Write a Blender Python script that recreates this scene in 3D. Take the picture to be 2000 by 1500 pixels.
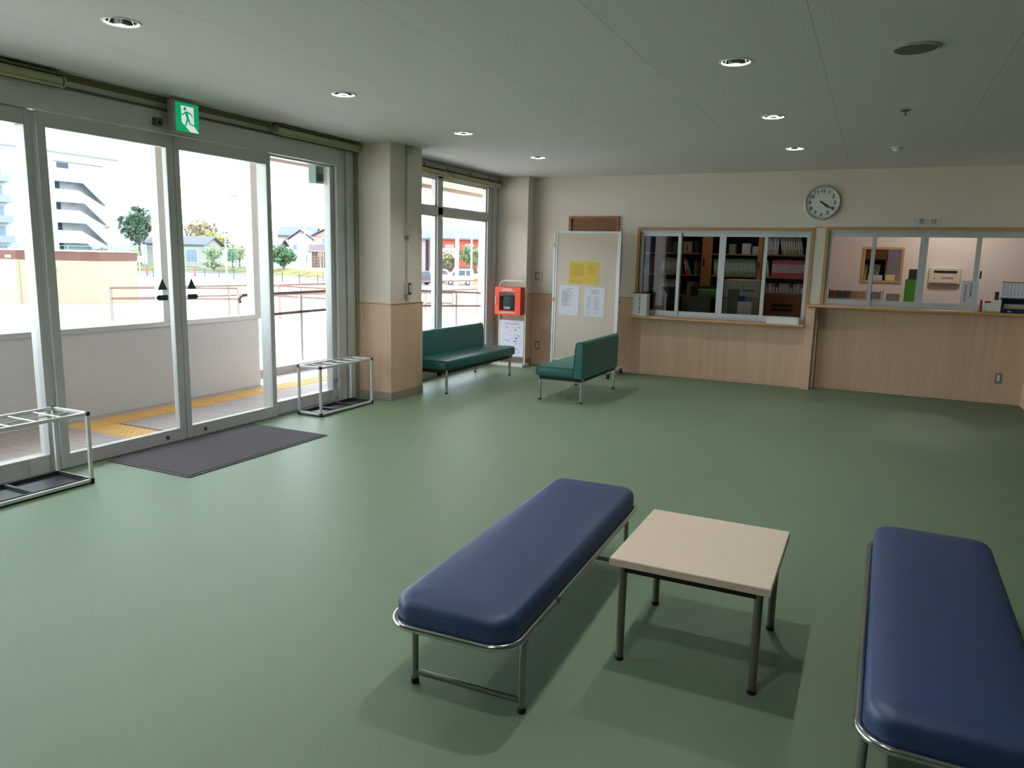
import bpy, bmesh, math, random
from mathutils import Vector, Matrix
random.seed(7)
R = math.radians
for o in list(bpy.data.objects): bpy.data.objects.remove(o)
SC = bpy.context.scene
COL = SC.collection

# ------------------------------------------------------------------ camera, sky, exposure
cam_d = bpy.data.cameras.new('camera'); cam = bpy.data.objects.new('camera', cam_d); COL.objects.link(cam)
SC.camera = cam
cam_d.sensor_width = 36.0; cam_d.lens = 1455.83/2000*36.0; cam_d.clip_end = 3000
yaw, pit, rol = R(25.56562), R(9.54553), R(1.35010)
fwd = Vector((-math.sin(yaw)*math.cos(pit), math.cos(yaw)*math.cos(pit), -math.sin(pit)))
rgt = Vector((math.cos(yaw), math.sin(yaw), 0)); upv = rgt.cross(fwd)
r2 = rgt*math.cos(rol) + upv*math.sin(rol); u2 = -rgt*math.sin(rol) + upv*math.cos(rol)
cam.matrix_world = Matrix(((r2.x, u2.x, -fwd.x, 0), (r2.y, u2.y, -fwd.y, 0), (r2.z, u2.z, -fwd.z, 1.545), (0, 0, 0, 1)))

SKY_STRENGTH = 6.6
LAMP_POWER = 40.0
FILL_ROOM = 46
FILL_OFFICE = 10
world = bpy.data.worlds.new('overcast'); SC.world = world; world.use_nodes = True
bg = world.node_tree.nodes['Background']; bg.inputs[0].default_value = (0.88, 0.95, 1.07, 1); bg.inputs[1].default_value = SKY_STRENGTH
SC.view_settings.view_transform = 'Standard'; SC.view_settings.look = 'None'
SC.view_settings.exposure = 0.32; SC.view_settings.gamma = 1.0; SC.view_settings.use_curve_mapping = False

# ------------------------------------------------------------------ materials
def lin(c):
    return tuple((v/12.92 if v <= .04045 else ((v+.055)/1.055)**2.4) for v in [x/255 for x in c])
MATS = {}
def mat(name, rgb, rough=.6, metal=0., spec=.4, noise=0., nscale=20., stretch=(1, 1, 1), bump=0., bscale=60., emit=0., srgb=True, coat=0.):
    if name in MATS: return MATS[name]
    m = bpy.data.materials.new(name); m.use_nodes = True; nt = m.node_tree; p = nt.nodes['Principled BSDF']
    c = lin(rgb) if srgb else rgb
    p.inputs['Base Color'].default_value = (*c, 1); p.inputs['Roughness'].default_value = rough
    p.inputs['Metallic'].default_value = metal; p.inputs['Specular IOR Level'].default_value = spec
    if coat: p.inputs['Coat Weight'].default_value = coat; p.inputs['Coat Roughness'].default_value = .15
    if emit: p.inputs['Emission Color'].default_value = (*c, 1); p.inputs['Emission Strength'].default_value = emit
    if noise or bump:
        tc = nt.nodes.new('ShaderNodeTexCoord'); mp = nt.nodes.new('ShaderNodeMapping'); mp.inputs['Scale'].default_value = stretch
        nt.links.new(tc.outputs['Object'], mp.inputs['Vector'])
    if noise:
        n = nt.nodes.new('ShaderNodeTexNoise'); n.inputs['Scale'].default_value = nscale; n.inputs['Detail'].default_value = 4
        nt.links.new(mp.outputs[0], n.inputs['Vector'])
        r = nt.nodes.new('ShaderNodeValToRGB'); r.color_ramp.elements[0].position = .3; r.color_ramp.elements[1].position = .7
        r.color_ramp.elements[0].color = (*[v*(1-noise) for v in c], 1); r.color_ramp.elements[1].color = (*[min(1, v*(1+noise)) for v in c], 1)
        nt.links.new(n.outputs['Fac'], r.inputs[0]); nt.links.new(r.outputs[0], p.inputs['Base Color'])
    if bump:
        n2 = nt.nodes.new('ShaderNodeTexNoise'); n2.inputs['Scale'].default_value = bscale; n2.inputs['Detail'].default_value = 3
        nt.links.new(mp.outputs[0], n2.inputs['Vector'])
        b = nt.nodes.new('ShaderNodeBump'); b.inputs['Strength'].default_value = bump; b.inputs['Distance'].default_value = .004
        nt.links.new(n2.outputs['Fac'], b.inputs['Height']); nt.links.new(b.outputs[0], p.inputs['Normal'])
    MATS[name] = m; return m
def glass(name, tint=(.93, .96, .95), refl=1.0):
    if name in MATS: return MATS[name]
    m = bpy.data.materials.new(name); m.use_nodes = True; nt = m.node_tree
    for n in list(nt.nodes): nt.nodes.remove(n)
    out = nt.nodes.new('ShaderNodeOutputMaterial'); mix = nt.nodes.new('ShaderNodeMixShader')
    t = nt.nodes.new('ShaderNodeBsdfTransparent'); t.inputs[0].default_value = (*tint, 1)
    g = nt.nodes.new('ShaderNodeBsdfGlossy'); g.inputs['Roughness'].default_value = .02
    lw = nt.nodes.new('ShaderNodeLayerWeight'); lw.inputs['Blend'].default_value = .5
    pw = nt.nodes.new('ShaderNodeMath'); pw.operation = 'POWER'; pw.inputs[1].default_value = 4.0
    ml = nt.nodes.new('ShaderNodeMath'); ml.operation = 'MULTIPLY_ADD'; ml.inputs[1].default_value = .45*refl; ml.inputs[2].default_value = .022*refl
    nt.links.new(lw.outputs['Facing'], pw.inputs[0]); nt.links.new(pw.outputs[0], ml.inputs[0]); nt.links.new(ml.outputs[0], mix.inputs[0])
    nt.links.new(t.outputs[0], mix.inputs[1]); nt.links.new(g.outputs[0], mix.inputs[2]); nt.links.new(mix.outputs[0], out.inputs[0])
    MATS[name] = m; return m
def wood(name, rgb, vertical=True, amount=.07, rough=.45, axis='z'):
    st = {'z': (11, 11, .5), 'x': (.5, 11, 11), 'y': (11, .5, 11)}[axis]
    return mat(name, rgb, rough=rough, noise=amount, nscale=1.6, stretch=st, bump=.05, bscale=8)

M_floor = mat('green_vinyl_floor', (108, 130, 104), rough=.5, spec=.34, noise=.06, nscale=220, bump=.12, bscale=700)
M_ceil = mat('rock_wool_ceiling', (218, 217, 218), rough=.9, spec=.1, noise=.07, nscale=90, bump=.25, bscale=160)
M_wall = mat('beige_wallpaper', (226, 215, 202), rough=.85, spec=.15, noise=.03, nscale=120, bump=.1, bscale=300)
M_room2 = mat('pale_pink_wall', (218, 204, 198), rough=.85, spec=.15, noise=.02, nscale=60)
M_wain = wood('oak_wainscot', (218, 184, 156))
M_edge = wood('oak_trim', (190, 150, 108), axis='x')
M_edgez = wood('oak_trim_upright', (186, 146, 104), axis='z')
M_count = wood('oak_counter', (206, 164, 112), axis='x', rough=.35)
M_stone = mat('speckled_stone_skirting', (158, 146, 134), rough=.5, noise=.22, nscale=160)
M_alu = mat('satin_aluminium', (196, 198, 197), rough=.4, metal=.2, spec=.5)
M_alul = mat('light_aluminium', (208, 210, 212), rough=.4, metal=.3, spec=.5)
M_header = mat('grey_aluminium_header', (216, 215, 214), rough=.55, metal=.0)
M_dark = mat('black_rubber', (22, 23, 24), rough=.6)
M_dgrey = mat('dark_grey_plastic', (58, 60, 62), rough=.5)
M_white = mat('white_plastic', (226, 226, 222), rough=.45)
M_cream = mat('cream_roller_blind', (196, 186, 150), rough=.7)
M_track = mat('olive_track', (120, 118, 88), rough=.6)
M_chrome = mat('chrome', (205, 205, 205), rough=.14, metal=1.)
M_steel = mat('dull_steel', (150, 152, 148), rough=.3, metal=.9)
M_blue = mat('blue_vinyl', (22, 52, 98), rough=.5, spec=.85, noise=.08, nscale=9, bump=.12, bscale=260)
M_green = mat('green_vinyl_upholstery', (28, 98, 94), rough=.4, spec=.45, noise=.05, nscale=14, bump=.1, bscale=260)
M_pipe = mat('dark_green_piping', (12, 60, 54), rough=.45)
M_table = mat('cream_laminate', (226, 208, 188), rough=.45, noise=.015, nscale=40)
M_tedge = mat('cream_edge_band', (206, 186, 164), rough=.5)
M_mat = mat('grey_carpet_mat', (90, 87, 94), rough=.95, spec=.1, noise=.3, nscale=260, bump=.5, bscale=400)
M_glass = glass('clear_glass')
M_glass2 = glass('counter_glass', (.93, .95, .94), .45)
M_red = mat('orange_red_paint', (232, 76, 40), rough=.4)
M_paperw = mat('white_paper', (214, 216, 226), rough=.8)
M_papery = mat('yellow_paper', (214, 186, 84), rough=.8)
M_ink = mat('grey_print', (128, 128, 140), rough=.8)
M_inky = mat('olive_print', (160, 138, 60), rough=.8)
M_black = mat('black_ink', (18, 18, 18), rough=.7)
M_felt = mat('beige_felt_board', (206, 192, 178), rough=.95, noise=.04, nscale=200)
M_wframe = mat('white_enamel', (222, 224, 228), rough=.4)

# ------------------------------------------------------------------ mesh builder
class B:
    def __init__(s): s.bm = bmesh.new()
    def box(s, x0, x1, y0, y1, z0, z1, bev=0., seg=2):
        x0, x1 = min(x0, x1), max(x0, x1); y0, y1 = min(y0, y1), max(y0, y1); z0, z1 = min(z0, z1), max(z0, z1)
        v = [s.bm.verts.new(p) for p in ((x0, y0, z0), (x1, y0, z0), (x1, y1, z0), (x0, y1, z0), (x0, y0, z1), (x1, y0, z1), (x1, y1, z1), (x0, y1, z1))]
        fs = [s.bm.faces.new([v[i] for i in q]) for q in ((3, 2, 1, 0), (4, 5, 6, 7), (0, 1, 5, 4), (1, 2, 6, 5), (2, 3, 7, 6), (3, 0, 4, 7))]
        if bev:
            es = list({e for f in fs for e in f.edges})
            bmesh.ops.bevel(s.bm, geom=es, offset=bev, segments=seg, affect='EDGES', profile=.5)
        return s
    def ring(s, c, n, u, r, seg):
        w = n.cross(u)
        return [s.bm.verts.new(c + (u*math.cos(2*math.pi*i/seg) + w*math.sin(2*math.pi*i/seg))*r) for i in range(seg)]
    def skin(s, rings, closed=False, cap=True):
        k = len(rings)
        for a in range(k if closed else k-1):
            p, q = rings[a], rings[(a+1) % k]; n = len(p)
            for i in range(n): s.bm.faces.new((p[i], p[(i+1) % n], q[(i+1) % n], q[i]))
        if cap and not closed:
            s.bm.faces.new(rings[0][::-1]); s.bm.faces.new(rings[-1])
    def cyl(s, p0, p1, r0, r1=None, seg=16):
        p0, p1 = Vector(p0), Vector(p1); n = (p1-p0).normalized(); u = n.orthogonal().normalized()
        s.skin([s.ring(p0, n, u, r0, seg), s.ring(p1, n, u, r0 if r1 is None else r1, seg)]); return s
    def tube(s, pts, r, seg=10, closed=False):
        pts = [Vector(p) for p in pts]; n = len(pts); rings = []; u = None
        for i in range(n):
            a = pts[i-1] if (i or closed) else pts[i]; b = pts[(i+1) % n] if (i < n-1 or closed) else pts[i]
            d = (b-a).normalized()
            if u is None: u = d.orthogonal().normalized()
            u = (u-d*u.dot(d)).normalized()
            rings.append(s.ring(pts[i], d, u, r, seg))
        s.skin(rings, closed); return s
    def prism(s, poly, axis, a, b):
        def P(p, t): return {'x': (t, p[0], p[1]), 'y': (p[0], t, p[1]), 'z': (p[0], p[1], t)}[axis]
        A = [s.bm.verts.new(P(p, a)) for p in poly]; C = [s.bm.verts.new(P(p, b)) for p in poly]
        s.bm.faces.new(A[::-1]); s.bm.faces.new(C); n = len(poly)
        for i in range(n): s.bm.faces.new((A[i], A[(i+1) % n], C[(i+1) % n], C[i]))
        return s
    def lathe(s, c, prof, seg=32, axis='z'):
        c = Vector(c); n = {'z': Vector((0, 0, 1)), 'y': Vector((0, 1, 0)), 'x': Vector((1, 0, 0))}[axis]; u = n.orthogonal().normalized()
        rs = [s.ring(c+n*h, n, u, max(r, 1e-4), seg) for r, h in prof]
        s.skin(rs); return s
    def ball(s, c, r, sc=(1, 1, 1), sub=2):
        bmesh.ops.create_icosphere(s.bm, subdivisions=sub, radius=r, matrix=Matrix.Translation(c) @ Matrix.Diagonal((*sc, 1))); return s
    def quad(s, *p):
        s.bm.faces.new([s.bm.verts.new(q) for q in p]); return s
    def mesh(s, name, material, smooth=False, off=Vector((0, 0, 0))):
        bmesh.ops.recalc_face_normals(s.bm, faces=s.bm.faces[:])
        if off.length: bmesh.ops.translate(s.bm, verts=s.bm.verts[:], vec=-off)
        me = bpy.data.meshes.new(name); s.bm.to_mesh(me); s.bm.free(); me.materials.append(material)
        if smooth:
            me.shade_smooth()
            try: me.set_sharp_from_angle(angle=R(35))
            except Exception: pass
        return me
def wloc(o):
    v = Vector((0, 0, 0))
    while o: v += o.location; o = o.parent
    return v
def put(o, parent=None):
    COL.objects.link(o)
    if parent: o.parent = parent
    return o
def tag(o, label=None, cat=None, group=None, kind=None):
    if label: o['label'] = label
    if cat: o['category'] = cat
    if group: o['group'] = group
    if kind: o['kind'] = kind
    return o
def part(name, b, m, parent, smooth=False, local=False, label=None):
    """a mesh that is a part of parent; b in world coordinates unless local"""
    off = Vector((0, 0, 0)) if local else wloc(parent)
    o = put(bpy.data.objects.new(name, b.mesh(name, m, smooth, off)), parent)
    if label: o['label'] = label
    return o
def solo(name, b, m, label=None, cat=None, group=None, kind=None, smooth=False):
    """a thing that is one mesh; origin at its base centre"""
    vs = [v.co for v in b.bm.verts]
    c = Vector(((min(v.x for v in vs)+max(v.x for v in vs))/2, (min(v.y for v in vs)+max(v.y for v in vs))/2, min(v.z for v in vs)))
    o = bpy.data.objects.new(name, b.mesh(name, m, smooth, c)); o.location = c; put(o)
    return tag(o, label, cat, group, kind)
def thing(name, label, cat, loc=(0, 0, 0), rz=0., group=None, kind=None):
    o = bpy.data.objects.new(name, None); o.empty_display_size = .1; put(o); o.location = loc; o.rotation_euler = (0, 0, rz)
    return tag(o, label, cat, group, kind)
def copy_tree(o, parent=None):
    c = o.copy(); COL.objects.link(c); c.parent = parent
    for ch in list(o.children): copy_tree(ch, c)
    return c
def text(name, body, size, M, m, parent, extrude=.0005, align='CENTER', bold=0.):
    cu = bpy.data.curves.new(name, 'FONT'); cu.body = body; cu.size = size; cu.extrude = extrude; cu.offset = bold; cu.align_x = align; cu.align_y = 'CENTER'
    t = bpy.data.objects.new(name+'_tmp', cu); COL.objects.link(t)
    bpy.context.view_layer.update()
    dg = bpy.context.evaluated_depsgraph_get()
    me = bpy.data.meshes.new_from_object(t.evaluated_get(dg)); bpy.data.objects.remove(t)
    me.transform(Matrix.Translation(-wloc(parent)) @ M); me.materials.clear(); me.materials.append(m)
    o = bpy.data.objects.new(name, me); put(o, parent); return o
FACE_Y = Matrix.Rotation(R(90), 4, 'X')                 # text readable when looking along +y
FACE_X = Matrix.Rotation(R(90), 4, 'Z') @ Matrix.Rotation(R(90), 4, 'X')   # text on a face that looks to +x
def rrect(w, l, r, inset=0., n=6):
    w, l, r = w/2-inset, l/2-inset, max(r-inset, .004); pts = []
    for cx, cy, a0 in ((w-r, l-r, 0), (-w+r, l-r, 90), (-w+r, -l+r, 180), (w-r, -l+r, 270)):
        for i in range(n+1):
            a = R(a0+90*i/n); pts.append((cx+r*math.cos(a), cy+r*math.sin(a)))
    return pts
def arc(c, r, a0, a1, n=8): return [(c[0]+r*math.cos(R(a0+(a1-a0)*i/n)), c[1]+r*math.sin(R(a0+(a1-a0)*i/n))) for i in range(n+1)]

CZ = 2.70      # ceiling
XL = -5.03     # inner face of the glazed wall
YB = 10.12     # back wall
XR = 1.66      # end of the reception recess
XE = 8.0       # far right wall of the hall
Y0 = -6.0      # end of the hall behind the camera

# ------------------------------------------------------------------ floor
b = B(); b.box(-5.14, XE+.1, Y0-.1, 10.3, -.1, 0)
tag(solo('floor', b, M_floor), 'pale green sheet vinyl floor of the lobby', None, kind='structure')

# ------------------------------------------------------------------ ceiling: boards with round openings for the downlights
DL = [(-3.62, y) for y in (1.0, 2.80, 4.60, 6.38, 8.12)] + [(-.845, y) for y in (-.78, 1.0, 2.86, 4.67, 6.44, 8.21)]
ceil = thing('ceiling', 'pale grey textured ceiling boards with thin seams', None, (0, 0, CZ), kind='structure')
edges = [-5.20, -4.116, -3.184, -2.252, -1.320, -.387, .545, 1.477, 2.409, 3.341, 4.273, 5.205, 6.137, 7.069, XE+.04]
for i in range(len(edges)-1):
    xa, xb = edges[i]+.001, edges[i+1]-.001; b = B(); s = .16; seg = 32
    lamps = sorted(y for x, y in DL if xa < x < xb); lx = [x for x, y in DL if xa < x < xb]
    def q(x0, x1, y0, y1): b.quad((x0, y0, CZ), (x0, y1, CZ), (x1, y1, CZ), (x1, y0, CZ))
    ya, yb = Y0-.1, YB+.02
    if not lamps: q(xa, xb, ya, yb)
    else:
        cx = lx[0]; q(xa, cx-s, ya, yb); q(cx+s, xb, ya, yb); cur = ya
        for cy in lamps:
            q(cx-s, cx+s, cur, cy-s); cur = cy+s
            inn, outv = [], []
            for k in range(seg):
                a = 2*math.pi*k/seg; c_, s_ = math.cos(a), math.sin(a); t = s/max(abs(c_), abs(s_))
                inn.append(b.bm.verts.new((cx+.078*c_, cy+.078*s_, CZ))); outv.append(b.bm.verts.new((cx+t*c_, cy+t*s_, CZ)))
            for k in range(seg): b.bm.faces.new((inn[k], outv[k], outv[(k+1) % seg], inn[(k+1) % seg]))
        q(cx-s, cx+s, cur, yb)
    o = part('ceiling_board', b, M_ceil, ceil)
    bmx = bmesh.new(); bmx.from_mesh(o.data)
    for f in bmx.faces:
        if f.normal.z > 0: f.normal_flip()
    bmx.to_mesh(o.data); bmx.free()
b = B(); b.box(-5.3, XE+.3, Y0-.2, 13.3, 2.92, 3.05)
part('sky_block_slab', b, mat('sky_block_grey', (120, 120, 118), rough=.9), ceil)  # unseen slab added to stop sky light leaking through the board seams

# downlights
M_trim = mat('white_downlight_trim', (232, 232, 228), rough=.35)
M_refl = mat('mirror_reflector', (130, 132, 130), rough=.05, metal=1.)
def downlight(x, y, label, power, zc=CZ):
    t = thing('downlight', label, 'ceiling light', (x, y, zc), group='round downlights recessed in the ceiling')
    b = B(); b.skin([b.ring(Vector((0, 0, h)), Vector((0, 0, 1)), Vector((1, 0, 0)), r, 32) for r, h in ((.077, .002), (.080, -.004), (.092, -.006), (.096, -.002), (.096, -.0005))], closed=True); part('trim_ring', b, M_trim, t, True, True)
    b = B(); n = 32
    rs = [b.ring(Vector((0, 0, h)), Vector((0, 0, 1)), Vector((1, 0, 0)), r, n) for r, h in ((.078, 0), (.074, .03), (.064, .08), (.054, .12))]
    b.skin(rs, cap=False); b.bm.faces.new(rs[-1]); part('reflector', b, M_refl, t, True, True)
    L = bpy.data.lights.new('downlight_bulb', 'POINT'); L.energy = power; L.shadow_soft_size = .025; L.color = (1.0, .955, .94)
    l = bpy.data.objects.new('bulb', L); put(l, t); l.location = (0, 0, .078)
    return t
rowname = {-3.62: 'glazed entrance side', -.845: 'reception side'}
for x, y in DL:
    row = 'over the entrance side' if x < -2 else 'over the blue benches side'
    k = sorted([yy for xx, yy in DL if xx == x], reverse=True).index(y)
    od = ('nearest the back wall', 'second from the back wall', 'third from the back wall', 'fourth from the back wall', 'fifth from the back wall', 'sixth from the back wall')[k]
    downlight(x, y, 'round white recessed downlight %s, %s' % (row, od), LAMP_POWER)

# ceiling speaker, sprinkler, smoke detector
t = thing('ceiling_speaker', 'round dark grille of a ceiling speaker', 'speaker', (.083, 4.70, CZ))
b = B(); b.lathe((0, 0, 0), [(.118, 0), (.118, -.006), (.106, -.012), (.104, -.006), (.104, 0)], 40); part('rim', b, mat('grey_rim', (170, 170, 160), rough=.5), t, True, True)
b = B(); b.lathe((0, 0, 0), [(.104, -.001), (.104, -.008), (.06, -.011), (.001, -.012)], 40); part('grille', b, mat('olive_grille', (104, 102, 84), rough=.7, bump=.6, bscale=500), t, True, True)
t = thing('sprinkler_head', 'small metal sprinkler head under the ceiling', 'sprinkler', (.087, 6.48, CZ))
b = B(); b.lathe((0, 0, 0), [(.04, 0), (.04, -.004), (.02, -.012), (.012, -.014)], 24); part('escutcheon', b, M_steel, t, True, True)
b = B(); b.cyl((0, 0, -.012), (0, 0, -.035), .008, seg=12); b.cyl((0, 0, -.035), (0, 0, -.038), .016, seg=16); part('deflector', b, M_steel, t, True, True)
t = thing('smoke_detector', 'small white domed smoke detector on the ceiling near the clock', 'detector', (.072, 8.38, CZ))
b = B(); b.lathe((0, 0, 0), [(.05, 0), (.05, -.012), (.045, -.016)], 32); part('mounting_base', b, M_white, t, True, True)
b = B(); b.lathe((0, 0, 0), [(.036, -.014), (.036, -.028), (.028, -.04), (.012, -.044), (.001, -.045)], 32); part('sensor_dome', b, M_white, t, True, True)

# ------------------------------------------------------------------ walls
def wall(name, boxes, m, label):
    b = B()
    for q in boxes: b.box(*q)
    return tag(solo(name, b, m), label, None, kind='structure')
wr = wall('wall_right', [(XE, XE+.1, Y0-.1, 9.4, 0, CZ), (XR, XR+.14, 9.3, 10.22, 0, CZ), (XR+.14, XE, 9.3, 9.4, 0, CZ)], M_wall, 'beige wall on the far right side of the hall')
b = B(); b.box(XR-.012, XR, 9.3, 10.22, .09, 1.04); part('wainscot_panel', b, M_wain, wr)
b = B(); b.box(XR-.018, XR, 9.3, 10.22, 0, .09); part('skirting', b, M_wain, wr)
b = B(); b.box(XR, XE, 9.288, 9.3, .09, 1.04); part('wainscot_panel', b, M_wain, wr)
wall('wall_front', [(-5.2, XE+.1, Y0-.1, Y0, 0, CZ)], M_wall, 'beige wall at the near end of the lobby')
wl = wall('wall_left', [(-5.2, XL, Y0, -.02, 0, CZ), (-5.2, XL, -.02, 6.56, 2.60, CZ+.2), (-5.2, -5.05, 7.19, 9.9, 2.58, CZ+.2), (-5.2, -5.05, 6.5, 7.25, 0, CZ), (-5.2, -5.05, 9.88, 10.3, 0, CZ)], M_wall, 'wall strip above and between the glazed openings')

# columns
def column(name, x0, x1, y0, y1, label, trimname):
    t = thing(name, label, None, ((x0+x1)/2, (y0+y1)/2, 0), kind='structure')
    b = B(); b.box(x0, x1-.002, y0+.002, y1-.002, 0, CZ); part('plaster_face', b, M_wall, t)
    b = B(); b.box(x0, x1+.010, y0-.010, y1+.004, .09, 1.03); part('wainscot_panel', b, M_wain, t)
    b = B(); b.box(x0, x1+.014, y0-.014, y1+.006, 1.03, 1.045, .003); part('cap_strip', b, M_edge, t)
    b = B(); b.box(x0, x1+.016, y0-.016, y1+.008, 0, .09, .003); part('stone_skirting', b, M_stone, t)
    return t
col1 = column('column', -5.19, -4.595, 6.58, 7.19, 'beige column with oak lower half between the doors and the window', 1)
col2 = column('column', -5.19, -4.545, 9.90, 10.2, 'beige column with oak lower half in the far corner', 2)

# back wall with its two counter windows
wb = wall('wall_back', [(-4.6, -2.98, YB, YB+.1, 0, CZ), (-2.98, -.729, YB, YB+.1, 2.005, CZ), (-.729, XR+.1, YB, YB+.1, 2.015, CZ), (-.729, -.60, YB, YB+.1, 0, 2.02), (-2.98, -.729, YB, YB+.1, 0, .785),
                        (-.60, XR+.1, 10.24, 10.32, 0, 1.04)], M_wall, 'beige papered back wall with two reception windows')
b = B(); b.box(-4.53, -3.0, YB-.012, YB, .07, 1.04); part('wainscot_panel', b, M_wain, wb)
b = B(); b.box(-4.53, -3.0, YB-.016, YB, 1.04, 1.052, .003); part('cap_strip', b, M_edge, wb)
b = B(); b.box(-4.53, -3.0, YB-.018, YB, 0, .07, .003); part('skirting', b, M_wain, wb)
b = B(); b.box(-3.0, -.735, YB-.035, YB, .06, .785); part('wainscot_panel', b, M_wain, wb)
b = B(); b.box(-3.0, -.735, YB-.04, YB, 0, .06, .003); part('skirting', b, M_wain, wb)
b = B(); b.box(-.738, -.636, 9.99, YB, 0, 1.03); part('end_post', b, M_wain, wb)
b = B(); b.box(-.742, -.632, 9.985, YB, 0, .06); part('skirting', b, M_wain, wb)
b = B(); b.box(-.636, XR, 10.222, 10.24, .06, 1.04); part('wainscot_panel', b, M_wain, wb)
b = B(); b.box(-.636, XR, 10.216, 10.24, 0, .06, .003); part('skirting', b, M_wain, wb)

# counters
b = B(); b.box(-3.0, -.742, 9.87, YB-.001, .786, .815, .010, 3); b.box(-2.978, -.742, YB-.002, YB+.012, .786, .8145)
solo('reception_counter', b, M_count, 'low oak counter shelf under the office window', 'counter', smooth=True)
b = B(); b.box(-.735, XR-.02, 9.93, YB-.001, 1.041, 1.07, .010, 3); b.box(-.598, XR-.02, YB-.002, 10.32, 1.041, 1.0695)
solo('reception_counter', b, M_count, 'higher oak counter shelf under the right reception window', 'counter', smooth=True)

# reception windows
def hatch(name, x0, x1, z0, z1, divs, y, label, woodx=True):
    t = thing(name, label, None, ((x0+x1)/2, y, z0), kind='structure')
    fw = .04
    for q, mm in (((x0, x1, y-.012, y+.10, z1-fw, z1), M_edge), ((x0, x0+fw, y-.012, y+.10, z0, z1-fw), M_edgez), ((x1-fw, x1, y-.012, y+.10, z0, z1-fw), M_edgez)):
        b = B(); b.box(*q, bev=.003); part('oak_casing', b, mm, t)
    b = B(); b.box(x0+fw, x1-fw, y+.01, y+.09, z1-fw-.03, z1-fw); b.box(x0+fw, x1-fw, y+.01, y+.09, z0, z0+.02); part('track_frame', b, M_alu, t)
    for i in range(len(divs)-1):
        a, c = divs[i], divs[i+1]; yy = y+.03 if i in (0, 3) else y+.06
        ov = .03; a2 = a - (ov if i in (1, 3) else 0)*.6; c2 = c + (ov if i in (0, 2) else 0)*.6
        w = .042; b = B()
        b.box(a2, c2, yy, yy+.022, z0+.02, z0+.075); b.box(a2, c2, yy, yy+.022, z1-fw-.075, z1-fw-.03)
        b.box(a2, a2+w, yy, yy+.022, z0+.075, z1-fw-.075); b.box(c2-w, c2, yy, yy+.022, z0+.075, z1-fw-.075)
        fo = part('sash_frame', b, M_alul, t)
        b = B(); b.box(a2+w, c2-w, yy+.008, yy+.013, z0+.075, z1-fw-.075); part('pane', b, M_glass2, fo)
    return t
hatch('window_4', -2.985, -.725, .815, 2.008, [-2.94, -2.405, -1.846, -1.30, -.77], YB, 'oak framed office window with four sliding aluminium sashes')
w5 = hatch('window_5', -.60, 1.66, 1.07, 2.02, [-.56, -.05, .485, 1.04, 1.62], YB, 'oak framed reception window with sliding aluminium sashes on the right')
b = B(); b.box(1.075, 1.095, YB+.005, YB+.03, 1.44, 1.53, .004); part('sash_handle', b, M_dgrey, w5)

# framed hatch on the back wall behind the notice board
t = thing('wall_niche', 'dark oak framed shutter niche on the wall above the notice board', 'wall niche', (-3.62, YB, 1.3))
b = B()
for q in ((-3.995, -3.25, YB-.03, YB, 2.12, 2.155), (-3.995, -3.955, YB-.03, YB, 1.25, 2.12), (-3.29, -3.25, YB-.03, YB, 1.25, 2.12), (-3.995, -3.25, YB-.03, YB, 1.21, 1.25)): b.box(*q, bev=.003)
part('casing', b, mat('brown_oak', (150, 106, 72), rough=.5, noise=.1, nscale=6, stretch=(1, 8, 8)), t)
b = B(); b.box(-3.955, -3.29, YB-.008, YB, 1.25, 2.12); part('shutter_panel', b, mat('reddish_oak', (128, 82, 58), rough=.5, noise=.12, nscale=5, stretch=(1, 8, 9)), t)

# ------------------------------------------------------------------ glazed entrance wall
def glazed(name, label, y0, y1, z0, z1, xf, depth, stl, str_, rb, rt, m=M_alu, gx=.5):
    """one framed pane in the wall; xf = inner face"""
    t = thing(name, label, None, (xf-depth/2, (y0+y1)/2, z0), kind='structure')
    for nm, q in (('stile', (xf-depth, xf, y0, y0+stl, z0, z1)), ('stile', (xf-depth, xf, y1-str_, y1, z0, z1)), ('bottom_rail', (xf-depth, xf, y0+stl, y1-str_, z0, z0+rb)), ('top_rail', (xf-depth, xf, y0+stl, y1-str_, z1-rt, z1))):
        b = B(); b.box(*q, bev=.002, seg=1); part(nm, b, m, t)
    g = xf-depth*gx
    b = B(); b.box(g-.004, g+.004, y0+stl-.004, y1-str_+.004, z0+rb-.004, z1-rt+.004); part('pane', b, M_glass, t)
    return t
d1 = glazed('door_1', 'left leaf of the automatic glass sliding door', 3.215, 4.282, .008, 2.43, XL, .05, .062, .066, .10, .10)
d2 = glazed('door_2', 'right leaf of the automatic glass sliding door', 4.288, 5.335, .008, 2.43, XL, .05, .052, .056, .10, .10)
w1 = glazed('window_1', 'fixed glass side panel between sliding door and column', 5.300, 6.29, 0, 2.45, XL-.06, .08, .04, .06, .125, .03)
w2 = glazed('window_2', 'fixed glass panel left of the sliding door', 1.62, 3.21, 0, 2.43, XL-.03, .10, .05, .058, .125, .10)
glazed('window_6', 'fixed glass panel further left of the door', -.02, 1.62, 0, 2.43, XL-.03, .10, .058, .05, .125, .10)
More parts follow.
